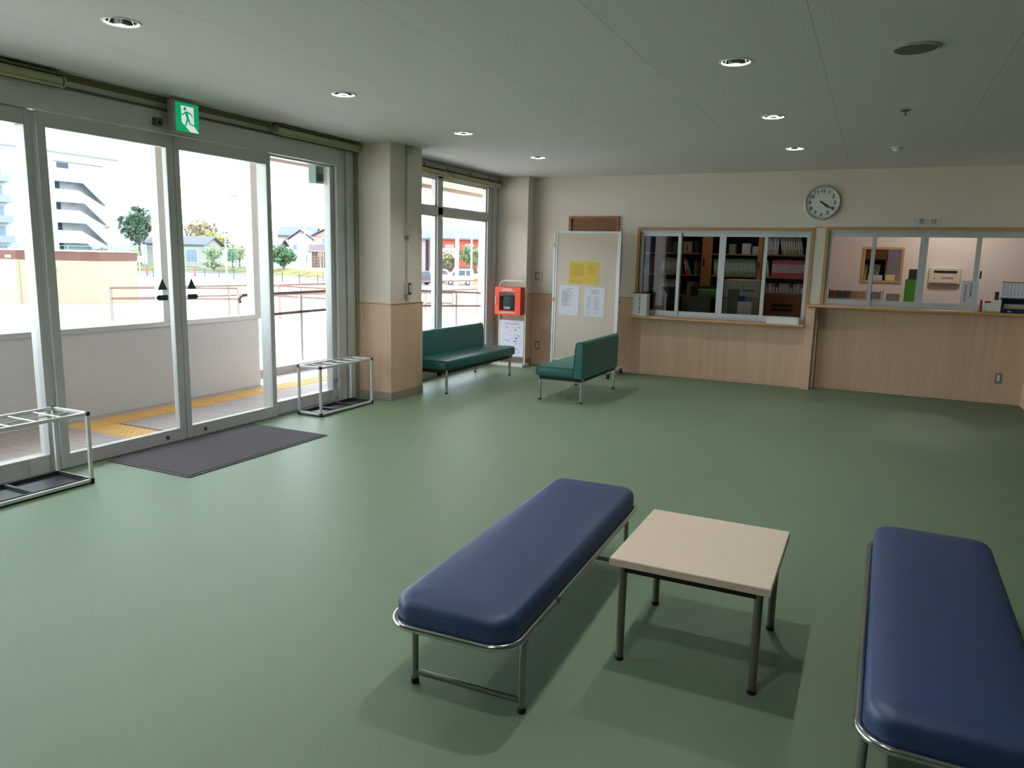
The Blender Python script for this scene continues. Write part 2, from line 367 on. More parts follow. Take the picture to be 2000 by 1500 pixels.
for d, y, yt, sg in ((d1, 4.092, 4.135, -1), (d2, 4.472, 4.415, 1)):
    b = B(); b.cyl((XL+.004, y, .052), (XL-.004, y, .052), .016, seg=20); part('floor_lock', b, M_dgrey, d, True)
    b = B(); b.cyl((XL+.006, y, .052), (XL, y, .052), .008, seg=16); part('lock_core', b, M_chrome, d, True)
    b = B(); b.prism([(yt-.045, 1.238), (yt+.045, 1.238), (yt, 1.328)], 'x', XL-.0205, XL-.0195); part('warning_sticker', b, mat('dark_green_sticker', (52, 70, 66), rough=.5), d)
    b = B(); e = sg*.055; b.prism([(yt-.045*sg, 1.155), (yt-.045*sg, 1.197), (yt+.04*sg, 1.197), (yt+.06*sg, 1.186), (yt+.06*sg, 1.166), (yt+.04*sg, 1.155)], 'x', XL-.0205, XL-.0195)
    part('door_sticker', b, MATS['dark_green_sticker'], d)
# header, ledge, jambs, sill
t = thing('trim_1', 'grey aluminium header casing above the sliding door', None, (XL-.05, 3.2, 2.43), kind='structure')
b = B(); b.box(XL-.11, XL+.004, -.02, 6.30, 2.436, 2.60, .003, 1); part('header_casing', b, M_header, t)
b = B(); b.box(XL-.05, XL+.02, -.02, 6.56, 2.598, 2.614, .002, 1); part('header_ledge', b, mat('dark_ledge', (96, 98, 92), rough=.6), t)
b = B(); b.box(XL-.02, XL+.012, 3.40, 5.33, 2.655, 2.70, .003, 1); part('blind_track', b, M_track, t)
t = thing('trim_2', 'aluminium door jamb beside the column', None, (XL-.06, 6.4, 0), kind='structure')
b = B(); b.box(XL-.13, XL-.02, 6.29, 6.415, 0, 2.6, .003, 1); part('jamb_post', b, M_alul, t)
b = B(); b.box(XL-.13, XL+.0, 6.425, 6.555, 0, 2.6, .003, 1); part('jamb_post', b, M_alul, t)
b = B(); b.box(XL+.002, XL+.028, 6.545, 6.572, 0, 2.62, .003, 1); part('guide_rail', b, mat('olive_grey_guide', (150, 146, 118), rough=.5), t)
b = B(); b.box(-5.17, XL+.01, -.02, 6.56, -.02, .008); tag(solo('trim_3', b, M_steel), 'steel threshold track under the sliding door', None, kind='structure')
t = thing('door_sensor', 'blue-grey sensor box outside the top corner of side glass', 'sensor', (XL-.2, 6.2, 2.26))
b = B(); b.box(XL-.26, XL-.16, 6.14, 6.27, 2.255, 2.47, .006); part('housing', b, mat('blue_grey_box', (120, 142, 144), rough=.5), t)
b = B(); b.box(XL-.155, XL-.16, 6.16, 6.25, 2.28, 2.35, .001, 1); part('sensor_window', b, M_dgrey, t)

# second window between the columns
w3 = thing('window_3', 'tall aluminium window with transom beyond the column', None, (-5.1, 8.55, 0), kind='structure')
XW = -5.05
def bar(nm, q, m=M_alu): b = B(); b.box(*q, bev=.003, seg=1); return part(nm, b, m, w3)
bar('jamb', (XW-.1, XW, 7.19, 7.27, 0, 2.58)); bar('jamb', (XW-.1, XW, 9.64, 9.76, 0, 2.58), M_alu); bar('jamb', (XW-.1, XW+.02, 9.76, 9.895, 0, 2.58), M_alul)
bar('mullion', (XW-.1, XW, 8.275, 8.395, 0, 2.58)); bar('transom', (XW-.1, XW, 7.27, 9.64, 2.07, 2.165)); bar('head_rail', (XW-.1, XW, 7.27, 9.64, 2.52, 2.58)); bar('sill_rail', (XW-.1, XW, 7.27, 9.64, 0, .12))
for y0, y1 in ((7.27, 8.275), (8.395, 9.64)):
    for z0, z1 in ((.12, 2.07), (2.165, 2.52)):
        b = B(); b.box(XW-.055, XW-.047, y0, y1, z0, z1); part('pane', b, M_glass, w3)
        b = B(); s_ = .02
        for q in ((y0, y0+s_, z0, z1), (y1-s_, y1, z0, z1), (y0+s_, y1-s_, z0, z0+s_), (y0+s_, y1-s_, z1-s_, z1)): b.box(XW-.075, XW-.03, *q)
        part('glazing_bead', b, M_alul, w3)

# roller blinds
def blind(y0, y1, zc, x, label, cord=None):
    t = thing('roller_blind', label, 'roller blind', (x, (y0+y1)/2, zc), group='cream roller blinds over the glazing')
    b = B(); b.cyl((x, y0+.02, zc), (x, y1-.02, zc), .033, seg=24); part('fabric_roll', b, M_cream, t, True)
    b = B(); b.box(x-.03, x+.03, y0, y1, zc+.036, zc+.05, .002, 1); part('head_rail', b, M_track, t)
    b = B(); b.box(x+.012, x+.03, y0+.02, y1-.02, zc-.043, zc-.027, .004); part('bottom_bar', b, M_cream, t)
    for y in (y0, y1-.012):
        b = B(); b.cyl((x, y, zc), (x, y+.012, zc), .04, seg=24); part('end_cap', b, mat('cream_plastic', (186, 178, 150), rough=.5), t, True)
    if cord:
        y, z1 = cord
        b = B(); b.tube([(x+.03, y, zc-.03), (x+.034, y-.004, 1.6), (x+.036, y+.004, z1+.12), (x+.036, y+.016, z1+.05), (x+.036, y+.012, z1+.02), (x+.036, y, z1+.06), (x+.03, y-.012, 1.5), (x+.026, y-.012, zc-.03)], .0022, 6); c = part('pull_chain', b, mat('pale_chain', (206, 198, 176), rough=.4), t, True)
        b = B(); b.cyl((x+.036, y+.004, z1+.04), (x+.036, y+.012, z1-.03), .007, seg=10); part('weight', b, M_white, c, True)
blind(1.64, 3.385, 2.632, XL+.055, 'cream roller blind over the left fixed glass panel')
blind(5.345, 6.555, 2.640, XL+.055, 'cream roller blind over the glass beside the column', (6.56, .71))
blind(7.22, 8.50, 2.575, XW+.065, 'cream roller blind over the window, part behind the column')
blind(8.515, 9.87, 2.575, XW+.065, 'cream roller blind over the window, nearest the far corner')
b = B(); b.box(XW, XW+.025, 7.22, 9.88, 2.60, 2.695); o = tag(solo('trim_4', b, M_header), 'grey blind pelmet board above the second window', None, kind='structure')
for y in (7.9, 8.45, 9.05, 9.6):
    b = B(); b.box(XW+.025, XW+.03, y, y+.012, 2.632, 2.67); part('bracket', b, M_dark, o)

# exit sign
t = thing('exit_sign', 'green lit running man exit sign above the sliding door', 'exit sign', (-4.93, 4.315, 2.44))
b = B(); b.box(-4.965, -4.905, 4.190, 4.440, 2.440, 2.675, .004); part('housing', b, mat('grey_housing', (170, 168, 156), rough=.5), t)
xs = -4.9045
M_eg = mat('exit_green', (8, 176, 112), rough=.5, emit=.45); M_ew = mat('exit_white', (232, 236, 240), rough=.5, emit=.55)
b = B(); b.box(xs, xs+.002, 4.214, 4.430, 2.452, 2.664); fp = part('green_panel', b, M_eg, t)
def sy(u): return 4.214+.216*u
def sz(v): return 2.452+.212*v
b = B(); b.prism([(sy(.24), sz(.90)), (sy(.78), sz(.90)), (sy(.78), sz(.40)), (sy(.80), sz(.22)), (sy(.98), sz(.02)), (sy(.62), sz(.02)), (sy(.34), sz(.24)), (sy(.24), sz(.34))], 'x', xs+.002, xs+.003); part('white_doorway', b, M_ew, fp)
b = B()
b.cyl((xs+.003, sy(.40), sz(.80)), (xs+.004, sy(.40), sz(.80)), .0135, seg=20)
def limb(b, u0, v0, u1, v1, w0, w1, dx=0.):
    a = Vector((sy(u0), sz(v0))); c = Vector((sy(u1), sz(v1))); n = (c-a).normalized(); p = Vector((-n.y, n.x))
    b.prism([tuple(a+p*w0), tuple(a-p*w0), tuple(c-p*w1), tuple(c+p*w1)], 'x', xs+.003+dx, xs+.004+dx)
limb(b, .44, .72, .52, .45, .014, .010, .0001); limb(b, .44, .69, .28, .58, .006, .005); limb(b, .28, .58, .22, .60, .005, .004, .0002)
limb(b, .48, .70, .66, .66, .006, .006, .0002); limb(b, .66, .66, .72, .54, .006, .004, .0003); limb(b, .50, .47, .44, .30, .009, .007); limb(b, .44, .30, .36, .16, .007, .005, .0002)
limb(b, .54, .46, .60, .30, .009, .007, .0003); limb(b, .60, .30, .82, .26, .006, .005, .0004)
part('running_figure', b, M_eg, fp)
t = thing('motion_sensor', 'small dark motion sensor on the door header beside exit sign', 'sensor', (XL+.02, 4.15, 2.49))
b = B(); b.box(XL+.004, XL+.045, 4.10, 4.17, 2.475, 2.535, .008); part('housing', b, mat('brown_grey_plastic', (104, 98, 86), rough=.5), t)
b = B(); b.ball((XL+.045, 4.135, 2.497), .014); part('lens', b, M_dark, t, True)

# ------------------------------------------------------------------ electrical plates, conduit
def plate(name, label, cx, y, z, w, h, rock, face='y', dark=True):
    t = thing(name, label, 'switch' if name == 'light_switch' else 'outlet', (cx, y, z-h/2))
    m1 = mat('steel_plate', (150, 142, 132), rough=.4, metal=.5) if dark else M_white
    b = B(); b.box(cx-w/2, cx+w/2, y-.006, y, z-h/2, z+h/2, .002); part('cover_plate', b, m1, t)
    for dx, ww, hh in rock:
        b = B(); b.box(cx+dx-ww/2, cx+dx+ww/2, y-.010, y-.005, z-hh/2, z+hh/2, .0015); part('rocker', b, M_white, t)
plate('light_switch', 'steel plate with two white rocker switches on the back wall', -4.445, YB-.001, 1.30, .12, .115, [(-.022, .026, .06), (.022, .026, .06)])
plate('power_outlet', 'steel plate power outlet low on oak panel beside notice board', -4.435, YB-.013, .285, .07, .12, [(0, .024, .075)])
plate('power_outlet', 'steel plate power outlet low on the right counter panel', 1.40, 10.221, .30, .07, .12, [(0, .026, .07)])
xf = -4.595
t = thing('wall_conduit', 'pale cable conduit with two boxes on the column side', 'conduit', (xf, 6.87, 1.1))
b = B(); b.box(xf-.002, xf+.016, 6.862, 6.882, 1.25, 2.62, .002, 1); part('duct', b, mat('pale_duct', (184, 184, 168), rough=.6), t)
b = B(); b.prism([(6.855, 2.60), (6.89, 2.60), (6.96, 2.66), (6.96, CZ-.001), (6.855, CZ-.001)], 'x', xf-.002, xf+.03); part('ceiling_elbow', b, MATS['pale_duct'], t)
for z0, z1, dk in ((1.757, 1.885, False), (1.13, 1.262, True)):
    b = B(); b.box(xf-.002, xf+.05, 6.835, 6.905, z0, z1, .004); bx = part('junction_box', b, mat('box_plastic', (196, 192, 176), rough=.5), t)
    b = B(); b.box(xf+.05, xf+.055, 6.84, 6.90, z0+.005, z1-.005, .002); fpn = part('cover', b, M_dgrey if dk else MATS['box_plastic'], bx)
    if dk: b = B(); b.box(xf+.055, xf+.059, 6.855, 6.885, z0+.025, z1-.025, .002); part('rocker', b, M_white, t)

# ------------------------------------------------------------------ clock
t = thing('wall_clock', 'round white wall clock showing twenty past four', 'clock', (-.672, YB, 2.10))
cx, cz = -.672, 2.310
b = B(); b.lathe((cx, YB, cz), [(.205, 0), (.208, -.02), (.205, -.035), (.196, -.042), (.186, -.040), (.182, -.03), (.182, -.02), (.182, 0)], 64, 'y'); part('rim', b, mat('silver_grey_rim', (186, 190, 186), rough=.3, metal=.4), t, True)
b = B(); b.lathe((cx, YB, cz), [(.183, -.005), (.183, -.022)], 64, 'y'); face = part('dial', b, mat('white_dial', (222, 226, 222), rough=.5), t, True)
for k in range(1, 13):
    a = R(90-30*k)
    for n_, ch in enumerate(str(k)):
        dx = 0 if k < 10 else (-.015, .015)[n_]
        text('numeral', ch, .062, Matrix.Translation((cx+dx+.142*math.cos(a), YB-.0225, cz+.142*math.sin(a))) @ FACE_Y, M_black, t, bold=.0012)
def hand(nm, ang, l, w, d):
    a = R(90-ang); u = Vector((math.cos(a), math.sin(a))); p = Vector((-u.y, u.x)); c = Vector((cx, cz))
    b = B(); b.prism([tuple(c-u*.03+p*w), tuple(c-u*.03-p*w), tuple(c+u*l-p*w*.6), tuple(c+u*l+p*w*.6)], 'y', YB-.026-d, YB-.028-d); part(nm, b, M_black, t)
hand('hour_hand', 130, .10, .007, 0); hand('minute_hand', 120, .15, .0055, .003)
b = B(); b.cyl((cx, YB-.022, cz), (cx, YB-.034, cz), .009, seg=16); part('hub', b, M_black, t, True)

# reception sign
t = thing('reception_sign', 'small white sign with two black characters above right window', 'sign', (.49, YB, 2.043))
b = B(); b.box(.356, .626, YB-.008, YB, 2.043, 2.119, .002, 1); part('sign_plate', b, mat('pale_sign', (206, 210, 208), rough=.5), t)
text('character', '受', .062, Matrix.Translation((.428, YB-.0085, 2.081)) @ FACE_Y, M_black, t); text('character', '付', .062, Matrix.Translation((.552, YB-.0085, 2.081)) @ FACE_Y, M_black, t)

# ------------------------------------------------------------------ blue benches
def blue_bench(x, y, rz, label):
    t = thing('bench', label, 'bench', (x, y, 0), R(rz), 'low blue vinyl benches')
    W, L = .45, 1.63
    b = B(); rings = []
    for ins, z in ((.003, .309), (0, .318), (0, .345), (0, .368), (.006, .386), (.018, .397), (.04, .403), (.09, .407), (.15, .409)):
        rings.append([b.bm.verts.new((px, py, z)) for px, py in rrect(W, L, .085, ins, 8)])
    b.skin(rings); part('seat_cushion', b, M_blue, t, True, True)
    b = B(); b.box(-W/2+.012, W/2-.012, -L/2+.03, L/2-.03, .296, .312); part('seat_board', b, M_dark, t, False, True)
    b = B(); b.tube([(px, py, .308) for px, py in rrect(W+.020, L+.020, .095, 0, 8)], .0125, 12, True); fr = part('rim_frame', b, M_chrome, t, True, True)
    b = B(); b.cyl((W/2+.011, -.42, .308), (W/2+.011, -.40, .308), .0132, seg=12); part('rim_joint', b, M_dgrey, fr, True, True)
    for sy_ in (-1, 1):
        for sx in (-1, 1):
            X = sx*(W/2-.012); Y = sy_*(L/2-.155)
            pts = [(X, Y-sy_*.10, .296), (X, Y-sy_*.05, .294)]+[(X, Y-sy_*.05+sy_*.05*math.sin(R(a)), .244+.05*math.cos(R(a))) for a in (15, 30, 45, 60, 75, 90)]+[(X, Y, .018)]
            b = B(); b.tube(pts, .0125, 12); lg = part('leg', b, M_steel, t, True, True)
            b = B(); b.cyl((X, Y, 0), (X, Y, .02), .0145, seg=14); part('rubber_foot', b, M_dark, lg, True, True)
        b = B(); b.cyl((-W/2+.012, sy_*(L/2-.155), .045), (W/2-.012, sy_*(L/2-.155), .045), .011, seg=12); part('stretcher', b, M_steel, t, True, True)
    return t
blue_bench(-1.197, 2.80, 2.0, 'low blue vinyl bench with chrome frame left of the cream table')
blue_bench(.315, 2.84, -.8, 'low blue vinyl bench with chrome frame right of the cream table')

# cream table
tx0, tx1, ty0, ty1, tz = -.812, -.226, 2.595, 3.235, .432
t = thing('side_table', 'small square cream laminate table between the blue benches', 'table', ((tx0+tx1)/2, (ty0+ty1)/2, 0))
b = B(); b.box(tx0, tx1, ty0, ty1, tz-.03, tz, .003); top = part('tabletop', b, M_table, t)
b = B(); b.box(tx0-.0008, tx1+.0008, ty0-.0008, ty1+.0008, tz-.029, tz-.0035); part('edge_band', b, M_tedge, top)
b = B()
for q in ((tx0+.05, tx1-.05, ty0+.035, ty0+.05), (tx0+.05, tx1-.05, ty1-.05, ty1-.035), (tx0+.035, tx0+.05, ty0+.05, ty1-.05), (tx1-.05, tx1-.035, ty0+.05, ty1-.05)): b.box(*q, tz-.062, tz-.03)
part('apron', b, M_dark, t)
for x in (tx0+.042, tx1-.042):
    for y in (ty0+.05, ty1-.05):
        b = B(); b.cyl((x, y, .012), (x, y, tz-.031), .0155, seg=18); lg = part('leg', b, mat('bronze_grey_leg', (128, 124, 112), rough=.32, metal=.8), t, True)
        b = B(); b.cyl((x, y, 0), (x, y, .016), .0165, seg=18); part('rubber_foot', b, M_dark, lg, True)

# ------------------------------------------------------------------ green bench and settee
def settee(name, label, cat, y0, y1, xfront, xback, legs_y):
    """seat between x=xfront (front edge) and x=xback (outer face of back)"""
    sg = 1 if xback > xfront else -1
    t = thing(name, label, cat, ((xfront+xback)/2, (y0+y1)/2, 0), group='green vinyl waiting seats')
    def bx(b, xa, xb, *q, **k): b.box(min(xa, xb), max(xa, xb), *q, **k)
    xin = xback-sg*.105
    b = B(); bx(b, xfront, xin+sg*.004, y0, y1, .272, .382, bev=.022, seg=4); s = part('seat_cushion', b, M_green, t, True)
    b = B(); prof = [(xin-sg*.002, .274), (xin+sg*.012, .60), (xin+sg*.022, .655), (xin+sg*.04, .672), (xback-sg*.02, .674), (xback, .655), (xback, .274)]
    b.prism(prof, 'y', y0, y1); bmesh.ops.bevel(b.bm, geom=[e for e in b.bm.edges if abs(e.verts[0].co.y-e.verts[1].co.y) < 1e-5], offset=.008, segments=2, affect='EDGES')
    k = part('backrest', b, M_green, t, True)
    for ye in (y0, y1):
        e = -1 if ye == y0 else 1
        b = B(); b.tube([(xfront+sg*.003, ye+e*.0005, .285), (xfront+sg*.006, ye+e*.0005, .36), (xfront+sg*.024, ye+e*.0005, .380), (xin-sg*.012, ye+e*.0005, .380), (xin-sg*.002, ye+e*.0005, .37), (xin-sg*.002, ye+e*.0005, .285)], .0035, 6); part('piping', b, M_pipe, s, True)
        b = B(); b.tube([(p, ye+e*.0005, z) for p, z in prof[:5]], .0035, 6); part('piping', b, M_pipe, k, True)
    b = B(); bx(b, xfront+sg*.03, xback-sg*.015, y0+.03, y1-.03, .236, .272); part('base_frame', b, M_dark, t)
    for x in (xfront+sg*.035, xback-sg*.025):
        for y in legs_y:
            b = B(); b.cyl((x, y, .012), (x, y, .272), .016, seg=16); lg = part('leg', b, M_chrome, t, True)
            b = B(); b.cyl((x, y, 0), (x, y, .014), .0185, seg=16); part('foot_cap', b, M_dark, lg, True)
    return t
settee('settee', 'short green vinyl settee facing the window, by the notice board', 'settee', 7.49, 8.72, -3.292, -2.745, (7.54, 8.66))
settee('settee', 'long green vinyl bench with backrest standing against the window', 'settee', 7.21, 8.985, -4.265, -4.845, (7.255, 8.90))

# ------------------------------------------------------------------ umbrella stands
def umbrella_stand(x0, x1, y0, y1, h, ndiv, label):
    t = thing('umbrella_stand', label, 'umbrella stand', ((x0+x1)/2, (y0+y1)/2, 0), group='aluminium umbrella stands by the entrance')
    w = .022
    def rails(z, m, nm):
        for q in ((x0, x1, y0, y0+w), (x0, x1, y1-w, y1), (x0, x0+w, y0+w, y1-w), (x1-w, x1, y0+w, y1-w)):
            b = B(); b.box(*q, z, z+w, bev=.002, seg=1); part(nm, b, m, t)
    rails(h-w, M_alul, 'top_rail'); rails(.012, M_alul, 'bottom_rail')
    for x in (x0, x1-w):
        for y in (y0, y1-w):
            b = B(); b.box(x, x+w, y, y+w, .034, h-w, bev=.002, seg=1); p = part('post', b, M_alul, t)
            b = B(); b.box(x-.002, x+w+.002, y-.002, y+w+.002, h-w-.001, h+.003, bev=.003); part('corner_cap', b, M_dark, p)
            b = B(); b.box(x-.002, x+w+.002, y-.002, y+w+.002, 0, .036, bev=.003); part('corner_foot', b, M_dark, p)
    for i in range(1, ndiv+1):
        y = y0+(y1-y0)*i/(ndiv+1)
        b = B(); b.cyl((x0+.01, y, h-.012), (x1-.01, y, h-.012), .0055, seg=8); part('divider_bar', b, M_alul, t, True)
    b = B(); b.cyl(((x0+x1)/2, y0+.01, h-.018), ((x0+x1)/2, y1-.01, h-.018), .0055, seg=8); part('divider_bar', b, M_alul, t, True)
    b = B(); b.box(x0+w, x1-w, y0+w, y1-w, .010, .014); b.box(x0+w, x0+w+.006, y0+w, y1-w, .014, .04); b.box(x1-w-.006, x1-w, y0+w, y1-w, .014, .04); b.box(x0+w, x1-w, y0+w, y0+w+.006, .014, .04); b.box(x0+w, x1-w, y1-w-.006, y1-w, .014, .04)
    tr = part('drip_tray', b, mat('black_tray', (44, 43, 50), rough=.45), t)
    for i in (1, 2):
        y = y0+(y1-y0)*i/3; b = B(); b.box(x0+w, x1-w, y-.011, y+.011, .014, .036, bev=.003); part('tray_rib', b, M_dgrey, tr)
umbrella_stand(-4.945, -4.66, 5.52, 6.35, .485, 4, 'aluminium umbrella stand between side glass and column')
umbrella_stand(-4.945, -4.575, 2.02, 3.13, .485, 6, 'aluminium umbrella stand left of the sliding door')

# door mat
t = thing('door_mat', 'dark grey carpet mat in front of the sliding door', 'mat', (-4.55, 4.24, 0))
b = B(); b.box(-4.985, -4.135, 3.515, 4.975, 0, .007, .002, 1); part('rubber_border', b, mat('grey_rubber_border', (74, 76, 80), rough=.7), t)
b = B(); b.box(-4.985, -4.155, 3.535, 4.955, .006, .011, .002, 1); part('carpet_pile', b, M_mat, t)

# ------------------------------------------------------------------ notice board with casters
yb = 9.60
t = thing('notice_board', 'beige felt notice board on casters behind the green settee', 'notice board', (-3.52, yb, 0))
b = B(); b.box(-3.95, -3.09, yb-.010, yb+.010, .19, 1.905); part('felt_panel', b, M_felt, t)
for nm, q in (('post', (-4.000, -3.975, yb-.016, yb+.016, .05, 1.93)), ('post', (-3.968, -3.945, yb-.016, yb+.016, .16, 1.93)), ('post', (-3.092, -3.045, yb-.016, yb+.016, .05, 1.93)), ('rail', (-3.945, -3.092, yb-.014, yb+.014, 1.905, 1.93)), ('rail', (-3.945, -3.092, yb-.014, yb+.014, .165, .19))):
    b = B(); b.box(*q, bev=.003, seg=1); part(nm, b, M_wframe, t)
for z in (1.72, .98):
    b = B(); b.box(-4.004, -3.964, yb-.02, yb-.014, z, z+.05, .002, 1); part('hinge', b, M_steel, t)
    b = B(); b.box(-3.05, -3.04, yb-.018, yb+.018, z, z+.05, .002, 1); part('hinge', b, M_steel, t)
for x in (-3.985, -3.068):
    b = B(); b.box(x-.014, x+.014, yb-.27, yb+.33, .075, .10, .004, 1); ft = part('foot_bar', b, M_wframe, t)
    for y in (yb-.25, yb+.31):
        b = B(); b.cyl((x-.012, y, .032), (x+.012, y, .032), .032, seg=20); part('caster_wheel', b, M_dark, ft, True)
        b = B(); b.box(x-.018, x+.018, y-.02, y+.02, .055, .078, .003, 1); part('caster_fork', b, M_dgrey, ft)
def paper(name, label, x0, x1, z0, z1, m, ink, rows, tilt=0., y=yb-.012):
    o = thing(name, label, 'notice', ((x0+x1)/2, y, z0)); o.rotation_euler = (0, R(tilt), 0)
    w, h = x1-x0, z1-z0; b = B(); n = 6
    vs = [[b.bm.verts.new((-w/2+w*i/n, -.0015*(abs(i/n-.5)*2)**2*(1-j), h*j)) for i in range(n+1)] for j in range(2)]
    for i in range(n): b.bm.faces.new((vs[0][i], vs[0][i+1], vs[1][i+1], vs[1][i]))
    sh = part('sheet', b, m, o, False, True); mod = sh.modifiers.new('thickness', 'SOLIDIFY'); mod.thickness = .0008
    b = B()
    for u0, u1, v in rows: b.box(-w/2+w*u0, -w/2+w*u1, -.0045, -.0040, h*v-.002, h*v+.002)
    tag(part('printed_lines', b, ink, o, False, True), kind='stuff')
def P_(x): return x
rows = [(.3, .7, .90)]+[(.12, .12+random.uniform(.3, .75), .83-.037*i) for i in range(12)]+[(.12, .6, .36), (.12, .5, .32)]
paper('paper_notice', 'white printed notice on the board, left one', -3.898, -3.612, 0.80, 1.20, M_paperw, M_ink, rows, .8)
rows = [(.25, .75, .90), (.35, .7, .84), (.35, .7, .80)]+[(.12, .32, .68-.052*i) for i in range(9)]+[(.52, .72, .66-.052*i) for i in range(9)]+[(.1, .32, .14), (.52, .72, .14)]
paper('paper_notice', 'white printed notice on the board, right one', -3.53, -3.245, 0.79, 1.19, M_paperw, M_ink, rows, .6)
rows = [(.06, .25, .93)]+[(.06, .5, .86-.06*i) for i in range(9)]+[(.64, .9, .82-.06*i) for i in range(6)]+[(.56, .68, .24), (.05, .5, .14), (.05, .5, .08)]
paper('paper_notice', 'yellow printed notice pinned above the two white notices', -3.765, -3.345, 1.225, 1.525, M_papery, M_inky, rows, .3)

# ------------------------------------------------------------------ defibrillator stand
ya = 9.70
t = thing('defibrillator_stand', 'white tube floor stand carrying the orange cabinet in the corner', 'stand', (-4.69, ya+.05, 0))
b = B(); b.box(-4.98, -4.455, ya-.06, ya+.17, 0, .04, .006); part('base_plate', b, mat('warm_white_enamel', (226, 216, 208), rough=.4), t)
pts = [(-4.893, ya+.05, .035), (-4.893, ya+.05, 1.15)]+[(-4.813+.08*math.cos(R(a)), ya+.05, 1.15+.08*math.sin(R(a))) for a in (165, 150, 135, 120, 105, 90)]+[(-4.555+.08*math.cos(R(a)), ya+.05, 1.15+.08*math.sin(R(a))) for a in (90, 75, 60, 45, 30, 15)]+[(-4.475, ya+.05, 1.15), (-4.475, ya+.05, .035)]
b = B(); b.tube(pts, .0125, 12); part('hoop_frame', b, MATS['warm_white_enamel'], t, True)
b = B(); b.box(-4.878, -4.49, ya+.035, ya+.045, .14, .665, .002, 1); ps = part('instruction_panel', b, M_paperw, t)
b = B(); b.box(-4.80, -4.56, ya+.0335, ya+.0345, .605, .617); part('printed_heading', b, mat('pink_print', (216, 150, 170), rough=.8), ps)
b = B(); rr = random.Random(3)
for i in range(46):
    x = rr.uniform(-4.83, -4.55); z = rr.choice([.55, .52, .48, .44, .40, .36, .32, .28, .23, .19])+rr.uniform(-.01, .01); w = rr.uniform(.008, .03); b.box(x, x+w, ya+.0335, ya+.0345, z, z+rr.uniform(.004, .018))
tag(part('printed_pictures', b, mat('blue_grey_print', (140, 150, 170), rough=.8), ps), kind='stuff')
t = thing('defibrillator_cabinet', 'orange wall cabinet with a window holding the defibrillator', 'cabinet', (-4.69, ya, .755))
zc0, zc1 = .752, 1.145
b = B()
for q in ((-4.885, -4.488, ya+.02, ya+.03, zc0, zc1), (-4.885, -4.875, ya-.10, ya+.02, zc0, zc1), (-4.498, -4.488, ya-.10, ya+.02, zc0, zc1), (-4.875, -4.498, ya-.10, ya+.02, zc0, zc0+.01), (-4.875, -4.498, ya-.10, ya+.02, zc1-.01, zc1)): b.box(*q)
part('case', b, mat('dark_orange_paint', (206, 62, 34), rough=.45), t)
b = B(); wx0, wx1, wz0, wz1 = -4.818, -4.570, .812, 1.075
for q in ((-4.887, wx0, zc0, zc1), (wx1, -4.486, zc0, zc1), (wx0, wx1, zc0, wz0), (wx0, wx1, wz1, zc1)): b.box(q[0], q[1], ya-.118, ya-.10, q[2], q[3])
dr = part('cabinet_door', b, M_red, t)
b = B(); b.box(wx0, wx1, ya-.112, ya-.108, wz0, wz1); part('door_pane', b, M_glass, dr)
b = B(); b.tube([(-4.868, ya-.118, .89), (-4.868, ya-.135, .905), (-4.868, ya-.138, .95), (-4.868, ya-.135, .995), (-4.868, ya-.118, 1.01)], .006, 8); part('pull_handle', b, M_white, dr, True)
b = B()
for x0, x1, z in ((-4.76, -4.63, 1.118), (-4.79, -4.60, 1.096), (-4.80, -4.57, .785)):
    x = x0
    while x < x1: w = rr.uniform(.007, .013); b.box(x, x+w, ya-.1192, ya-.118, z-.006, z+.006); x += w+.005
tag(part('white_lettering', b, M_white, dr), kind='stuff')
t = thing('defibrillator', 'black defibrillator case standing inside the orange cabinet', 'defibrillator', (-4.69, ya-.03, .762))
b = B(); b.box(-4.79, -4.60, ya-.075, ya+.012, .762, 1.02, .02, 3); part('body', b, mat('black_case', (36, 38, 44), rough=.5), t, True)
b = B(); b.tube([(-4.74, ya-.03, 1.015), (-4.735, ya-.03, 1.05), (-4.655, ya-.03, 1.05), (-4.65, ya-.03, 1.015)], .008, 8); part('carry_handle', b, M_dgrey, t, True)
b = B(); b.box(-4.765, -4.665, ya-.078, ya-.0745, .83, .865); part('name_label', b, mat('blue_white_label', (168, 178, 222), rough=.6), t)

# ------------------------------------------------------------------ things on the left counter
t = thing('suggestion_box', 'white box with a column of black characters on the left counter', 'box', (-2.83, 9.98, .8155))
b = B(); b.box(-2.955, -2.755, 9.93, 10.08, .8165, 1.12, .003); part('body', b, mat('grey_white_card', (232, 235, 238), rough=.6), t)
b = B(); b.box(-2.957, -2.753, 9.928, 10.082, 1.118, 1.128, .002); part('lid_edge', b, M_dgrey, t)
b = B(); rr = random.Random(5); z = 1.100
for g, step in ((3, .028), (1, .03), (4, .028)):
    for i in range(g):
        for k in range(4): b.box(-2.868+rr.uniform(0, .008), -2.846-rr.uniform(0, .004), 9.9285, 9.9300, z-.005*k-.004, z-.005*k-.001)
        b.box(-2.862, -2.858, 9.9285, 9.93, z-.02, z); b.box(-2.852, -2.848, 9.9285, 9.93, z-.021, z-.004); z -= step
    z -= .014
tag(part('vertical_lettering', b, M_black, t), kind='stuff')
b = B(); b.box(-2.70, -2.56, 9.90, 9.99, .8155, .818); solo('paper_slip', b, M_paperw, 'loose white slip beside the white box on the left counter', 'paper')
t = thing('letter_tray', 'white tray filled with papers at the right end of left counter', 'tray', (-1.0, 9.97, .8155))
b = B(); b.box(-1.19, -.81, 9.90, 10.08, .8155, .822); b.box(-1.19, -.81, 9.90, 9.906, .822, .89); b.box(-1.19, -.81, 10.074, 10.08, .822, .89); b.box(-1.19, -1.184, 9.906, 10.074, .822, .89); b.box(-.816, -.81, 9.906, 10.074, .822, .89); part('tray_body', b, M_white, t)
